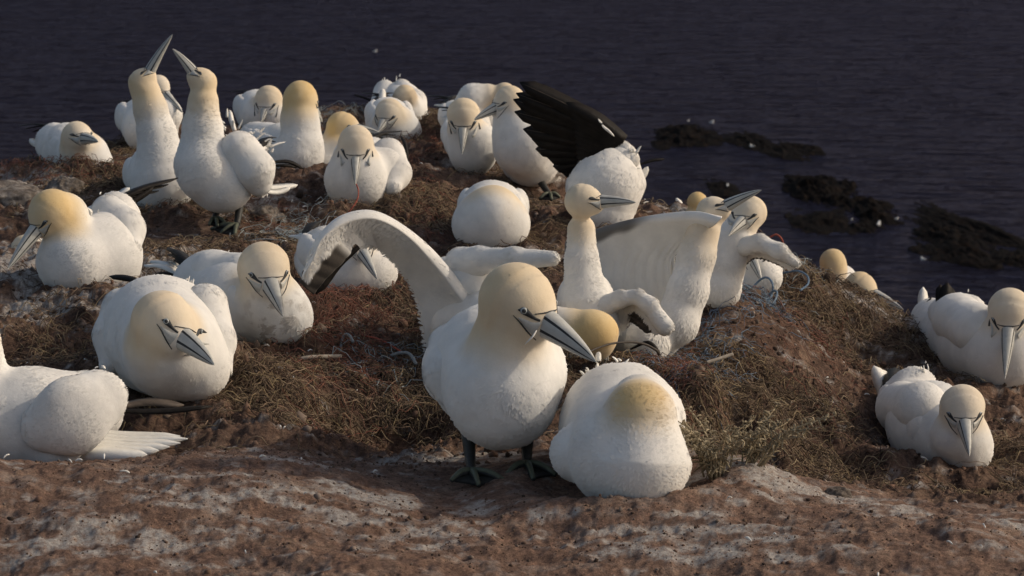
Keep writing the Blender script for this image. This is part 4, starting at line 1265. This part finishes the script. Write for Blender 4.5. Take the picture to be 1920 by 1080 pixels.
def rope(pts, rad, material, label, name='rope', cat='rope', world=False, n=40):
    w = [P(*p) for p in pts]
    V, F = tube(catmull(w, n), rad, 8)
    o = mesh_obj(name, V, F, material, None, origin=np.mean(w, axis=0), attrs={'tint': np.full(len(V), .6)})
    return tag(o, label, cat)
M['blue_rope'] = simple('blue_rope', (.13, .19, .27), .8, .25, 400, .2, .001)
M['grey_rope'] = simple('grey_rope', (.22, .25, .27), .8, .25, 400, .2, .001)
M['red_rope'] = simple('red_rope', (.36, .10, .07), .8, .25, 400, .2, .001)
M['twig'] = simple('twig', (.05, .042, .036), .7, .3, 200, .3, .001)
M['pale_twig'] = simple('pale_twig', (.34, .30, .25), .8, .25, 120, .2, .001)
rope([(1400, 552, 5.5), (1425, 525, 5.5), (1440, 521, 5.48), (1449, 535, 5.46), (1445, 555, 5.46), (1428, 566, 5.44)], .0022, M['blue_rope'], 'blue rope loop standing up in front of the bending gannet')
rope([(1428, 572, 5.46), (1446, 548, 5.46), (1457, 548, 5.44), (1450, 570, 5.42), (1438, 574, 5.44), (1447, 553, 5.46)], .0020, M['blue_rope'], 'small knotted blue rope at the foot of the bending gannet')
rope([(1468, 512, 5.9), (1495, 508, 5.86), (1513, 517, 5.84), (1515, 532, 5.82), (1500, 545, 5.8)], .0022, M['blue_rope'], 'blue rope arching over the nest right of the bending gannet')
rope([(1443, 445, 6.3), (1455, 440, 6.3), (1464, 446, 6.3), (1468, 455, 6.32)], .0022, M['red_rope'], 'short red rope curving above the narrow outstretched wing')
rope([(637, 664, 4.98), (641, 638, 5.0), (648, 627, 5.0), (656, 630, 4.99), (662, 642, 4.98)], .0026, M['grey_rope'], 'grey rope hook standing out of the red net')
rope([(680, 645, 5.02), (695, 662, 5.0), (718, 671, 4.98), (748, 662, 4.96), (768, 664, 4.95), (780, 682, 4.92)], .0030, M['grey_rope'], 'grey frayed rope lying on the soil right of the red net')
rope([(678, 628, 5.06), (715, 638, 5.04), (745, 655, 5.0), (758, 664, 4.98)], .0018, M['red_rope'], 'thin red cord running to the frayed grey rope')
rope([(668, 345, 6.39), (672, 358, 6.38), (670, 374, 6.37), (660, 390, 6.36), (653, 398, 6.36)], .0016, M['red_rope'], 'red string hanging from the bill of the centre left gannet', 'string', 'string')
rope([(1088, 672, 4.45), (1115, 655, 4.5), (1155, 643, 4.55), (1200, 643, 4.6), (1228, 655, 4.66), (1236, 664, 4.7)], np.linspace(.0012, .0026, 40), M['twig'], 'dark curved stalk arching behind the hunched gannet', 'twig', 'twig')
rope([(548, 678, 4.9), (580, 670, 4.9), (640, 668, 4.93)], .0035, M['pale_twig'], 'grey stick lying left of the grey rope hook', 'stick', 'stick')
rope([(1325, 680, 5.08), (1350, 672, 5.09), (1374, 664, 5.1)], .0032, M['pale_twig'], 'short pale stick on the side of the nest mound', 'stick', 'stick')
rope([(1700, 566, 6.0), (1725, 569, 5.9), (1755, 572, 5.85), (1790, 578, 5.75)], .0006, M['pale_twig'], 'thin pale line crossing behind the right edge gannet', 'string', 'string') if False else None

# feathers lying or caught
def loose_feather(pts, wpx, label, nr=(0, .5, -1)):
    w = [P(*p) for p in pts]
    V, F = blade(w, wpx * pts[0][2] / FOC, RGT * nr[0] + UPC * nr[1] + FWD * nr[2], n=9, blunt=.9)
    return tag(mesh_obj('feather', V, F, M['white_feather'], None, origin=w[0]), label, 'feather')
loose_feather([(1006, 620, 3.96), (998, 632, 3.955), (984, 646, 3.96)], 4, 'wisp of white down caught below the bill of the standing gannet')
loose_feather([(1268, 372, 6.75), (1274, 379, 6.74), (1281, 388, 6.73)], 10, 'white feather standing on the ridge left of the yellow crown')
#loose_feather([(1628, 562, 6.0), (1640, 566, 5.98), (1654, 573, 5.97)], 12, 'white feather lying under the bill of the peeking gannet')

acc = Acc()
rd_ = np.random.default_rng(91)
for (x_, y_) in scatter_px(FIELD + FRONT, 130, 92):
    z_ = float(ground(np.array([x_]), np.array([y_]))[0])
    a_ = rd_.uniform(0, 6.28); l_ = rd_.uniform(.004, .014)
    o_ = np.array([x_, y_, z_ + .003]); t_ = o_ + np.array([math.cos(a_), math.sin(a_), rd_.uniform(-.1, .5)]) * l_
    V, F = blade([o_, (o_ + t_) / 2 + [0, 0, .002], t_], l_ * .35, rd_.normal(0, 1, 3), n=6, blunt=.9)
    acc.add(V, F)
V, F, _ = acc.out()
tag(mesh_obj('down_wisps', V, F, M['white_feather'], None), 'wisps of white down lying on the soil', None, None, 'stuff')
# the tuft of grey green plant beside the hunched bird
def plant(px, py, d, n, h, spread, lean, label, seed):
    r = np.random.default_rng(seed)
    c = gpx(px, py, d)
    root = empty('seaside_plant', c)
    tag(root, label, 'plant')
    for i in range(n):
        a = r.uniform(0, 6.28)
        o = c + np.array([math.cos(a), math.sin(a) * .6, 0]) * r.uniform(0, .025)
        o[2] = c[2] - .005
        l = h * r.uniform(.55, 1.1)
        tipd = np.array([math.cos(a) * spread + lean, math.sin(a) * spread, 1.0])
        pts = catmull([o, o + tipd * l * .5 + np.array([0, 0, .01]), o + tipd * l + np.array([math.cos(a), math.sin(a), -.3]) * l * .25], 12)
        V, F = tube(pts, np.linspace(.0016, .0007, 12), 5)
        st = mesh_obj('stem', V, F, M['plant'], root)
        acc = Acc()
        for k in range(2, 12):
            for s in range(3):
                dirn = unit(r.normal(0, 1, 3) + np.array([0, 0, .9]))
                ll = r.uniform(.010, .022) * (1.1 - k / 18)
                V, F = blade([pts[k], pts[k] + dirn * ll * .5, pts[k] + dirn * ll + np.array([0, 0, -.003])], .0035, r.normal(0, 1, 3), n=5, thick=.0008)
                acc.add(V, F)
        V, F, _ = acc.out()
        tag(mesh_obj('leaves', V, F, M['plant'], st), kind='stuff')
M['plant'] = simple('grey_green_leaf', (.30, .25, .17), .8, .35, 90, .15)
plant(1345, 925, 4.02, 22, .085, .45, .0, 'pale straw green plant growing beside the hunched gannet', 31)
plant(1400, 918, 4.05, 16, .075, .55, .5, 'dry plant leaning right over the hollow beside the straw green one', 32)

# ------------------------------------------------------------------ the sea far below, its reefs and gulls
SEA = -37.0
def DS(py): return DZ(py, SEA)
msea, nt, b = mat('dark_sea')
pos = geo_pos(nt)
def waves(sx, sy, rot, scale, detail):
    mp = node(nt, 'ShaderNodeMapping')
    mp.inputs['Rotation'].default_value = (0, 0, rot)
    mp.inputs['Scale'].default_value = (sx, sy, 1)
    nt.links.new(pos, mp.inputs['Vector'])
    return noise_tex(nt, scale, detail, .55, mp.outputs[0], .3)
w1 = waves(.30, 1, .75, .30, 3)
w2 = waves(.35, 1, -.65, .55, 4)
w3 = waves(.6, 1, .3, .05, 2)
nb = bump(nt, w3.outputs[0], 1.0, 1.2)
nb = bump(nt, w1.outputs[0], 1.0, 2.0, nb)
nb = bump(nt, w2.outputs[0], 1.0, 1.0, nb)
nt.nodes.remove(b)
dif = node(nt, 'ShaderNodeBsdfDiffuse'); dif.inputs['Color'].default_value = (.010, .009, .014, 1)
glo = node(nt, 'ShaderNodeBsdfGlossy'); glo.inputs['Color'].default_value = (.22, .205, .305, 1); glo.inputs['Roughness'].default_value = .12
fre = node(nt, 'ShaderNodeFresnel'); fre.inputs['IOR'].default_value = 1.2
mx = node(nt, 'ShaderNodeMixShader')
for n_ in (dif, glo, fre): nt.links.new(nb, n_.inputs['Normal'])
nt.links.new(fre.outputs[0], mx.inputs[0]); nt.links.new(dif.outputs[0], mx.inputs[1]); nt.links.new(glo.outputs[0], mx.inputs[2])
nt.links.new(mx.outputs[0], nt.nodes['Material Output'].inputs[0])
S_ = 6000.0
tag(mesh_obj('sea', [(-S_, 20, SEA), (S_, 20, SEA), (S_, S_, SEA), (-S_, S_, SEA)], [(0, 1, 2, 3)], msea, None, smooth=False), 'dark rippled sea far below the cliff', None, None, 'structure')

mreef, nt, b = mat('weedy_reef')
pos = geo_pos(nt)
rn = noise_tex(nt, 1.6, 8, .7, pos)
rc = ramp(nt, rn.outputs[0], [(.35, (.002, .002, .002)), (.52, (.006, .0045, .004)), (.70, (.024, .015, .010))])
nt.links.new(rc.outputs[0], b.inputs['Base Color']); b.inputs['Roughness'].default_value = .9; b.inputs['Specular IOR Level'].default_value = .04
nt.links.new(bump(nt, rn.outputs[0], 1.0, .25), b.inputs['Normal'])

def reef(x0, x1, y0, y1, hgt, slope, label, seed):
    """a low weed covered skerry breaking the surface"""
    px, py = (x0 + x1) / 2, (y0 + y1) / 2
    d = DS(py); c = P(px, py, d)
    w = (x1 - x0) / 2 * d / FOC
    dep = abs(DS(y0) - DS(y1)) / 2
    n = 90
    g = np.linspace(-1.25, 1.25, n)
    X, Y = np.meshgrid(g, g)
    q = np.stack([X.ravel() * w / 4.0 + seed * 3.1, Y.ravel() * dep / 9.0, np.zeros(n * n)], 1)
    e = 1 - np.sqrt(X.ravel() ** 2 + Y.ravel() ** 2) + .55 * fbm(q * 1.1, 4, seed)
    rug = 1 - np.abs(fbm(q * 3.0, 4, seed + 9))
    z = np.clip(e, -.4, 1) * hgt * .42 * (.35 + .8 * rug) + .05 * hgt * fbm(q * 12, 3, seed + 3)
    wx = c[0] + X.ravel() * w; wy = c[1] + Y.ravel() * dep + X.ravel() * slope * w
    V = np.stack([wx, wy, SEA + z], 1)
    keep = e > -.12
    F = []
    idx = np.arange(n * n).reshape(n, n)
    q4 = np.stack([idx[:-1, :-1].ravel(), idx[:-1, 1:].ravel(), idx[1:, 1:].ravel(), idx[1:, :-1].ravel()], 1)
    q4 = q4[keep[q4].any(1)]
    o = mesh_obj('reef', V, q4, mreef, None, origin=np.array([c[0], c[1], SEA]))
    return tag(o, label, 'reef')
reef(1222, 1345, 228, 270, 1.6, 0, 'farthest weed covered reef with a gull at its right end', 1)
reef(1352, 1512, 246, 292, 1.4, -1.2, 'long low reef right of the farthest one, a gull floating before it', 2)
reef(1466, 1600, 332, 392, 2.4, -.6, 'large dark reef peak at the centre of the skerries', 3)
reef(1580, 1692, 372, 436, 2.2, -.5, 'dark reef hump with a white gull on its near side', 4)
reef(1492, 1606, 390, 440, 1.0, 0, 'low brown reef below the large dark peak', 5)
reef(1735, 1905, 392, 470, 1.0, -2.6, 'narrow slanting reef nearest the right edge of the picture', 6)
reef(1698, 1862, 412, 500, 1.6, -1.0, 'broad brown reef left of the narrow slanting one', 7)
reef(1840, 1960, 466, 505, 1.3, 0, 'dark reef cut by the right edge of the picture', 8)
reef(1330, 1382, 334, 366, .9, 0, 'small reef just above the raised bill, with a gull standing on it', 9)
reef(1226, 1256, 264, 280, .6, 0, 'tiny low reef under the farthest reef', 10)

def gull(px, py, turn, label, scale=1.0, dark=False):
    d = DS(py) - 1.5
    c = P(px, py, d)
    s = scale
    root = empty('gull', c)
    tag(root, label, 'gull', 'gulls resting around the reefs')
    R_ = np.array([math.cos(turn), math.sin(turn), 0]); U_ = np.array([0, 0, 1.0]); L_ = np.array([-math.sin(turn), math.cos(turn), 0])
    A = lambda x, y, z: c + (R_ * x + L_ * y + U_ * z) * s
    pr = [(A(.14, 0, .02), A(-.16, 0, .05), .115 * s, .06 * s, None, 1), (A(.16, 0, .05), A(.20, 0, .19), .07 * s, .062 * s, None, 1), (A(.20, 0, .20), A(.23, 0, .20), .065 * s, .055 * s, None, 1)]
    V, Q, _ = surface(pr, .035 * s, .05 * s)
    z = np.zeros(len(V))
    mesh_obj('body', V, Q, M['gull_white'], root, attrs={'buff': z, 'stain_shade': z})
    V, F = tube([A(.27, 0, .20), A(.33, 0, .185), A(.36, 0, .17)], [.022 * s, .018 * s, .004 * s], 6)
    mesh_obj('bill', V, F, M['gull_bill'], root)
    for sd in (-1, 1):
        V, Q, _ = surface([(A(.08, sd * .085, .06), A(-.16, sd * .06, .07), .07 * s, .045 * s, L_, .5)], .03 * s, .02)
        mesh_obj('wing', V, Q, M['gull_grey'], root)
        V, F = blade([A(-.12, sd * .05, .075), A(-.24, sd * .03, .075), A(-.36, sd * .01, .07)], .07 * s, U_, n=6)
        mesh_obj('wing_tip', V, F, M['dark_feather'], root)
M['gull_white'] = simple('gull_white', (.78, .77, .75), .8, .03)
M['gull_grey'] = simple('gull_grey', (.42, .44, .46), .8, .05)
M['gull_bill'] = simple('gull_bill', (.55, .36, .06), .6, .1)
gull(1333, 230, -.4, 'gull standing at the right end of the farthest reef', 1.15)
gull(1290, 227, .6, 'small gull standing in the middle of the farthest reef', .6)
gull(1411, 275, 2.9, 'gull floating in front of the long low reef', 1.0)
gull(1364, 349, 1.4, 'gull standing on the small reef above the raised bill', .9)
gull(1647, 422, 1.2, 'gull standing upright on the dark reef hump', 1.3)
gull(1680, 411, .1, 'small gull right of the upright one on the dark reef hump', .7)
gull(1596, 412, .3, 'tiny pale gull at the right of the low brown reef', .45)
gull(1732, 487, 2.6, 'gull floating alone on the water below the brown reefs', .9)
gull(702, 97, -.2, 'yellowish gull floating far out on open water at the top', 1.2)

for o in bpy.data.objects:
    for k_ in ('_o', '_D'):
        if k_ in o: del o[k_]
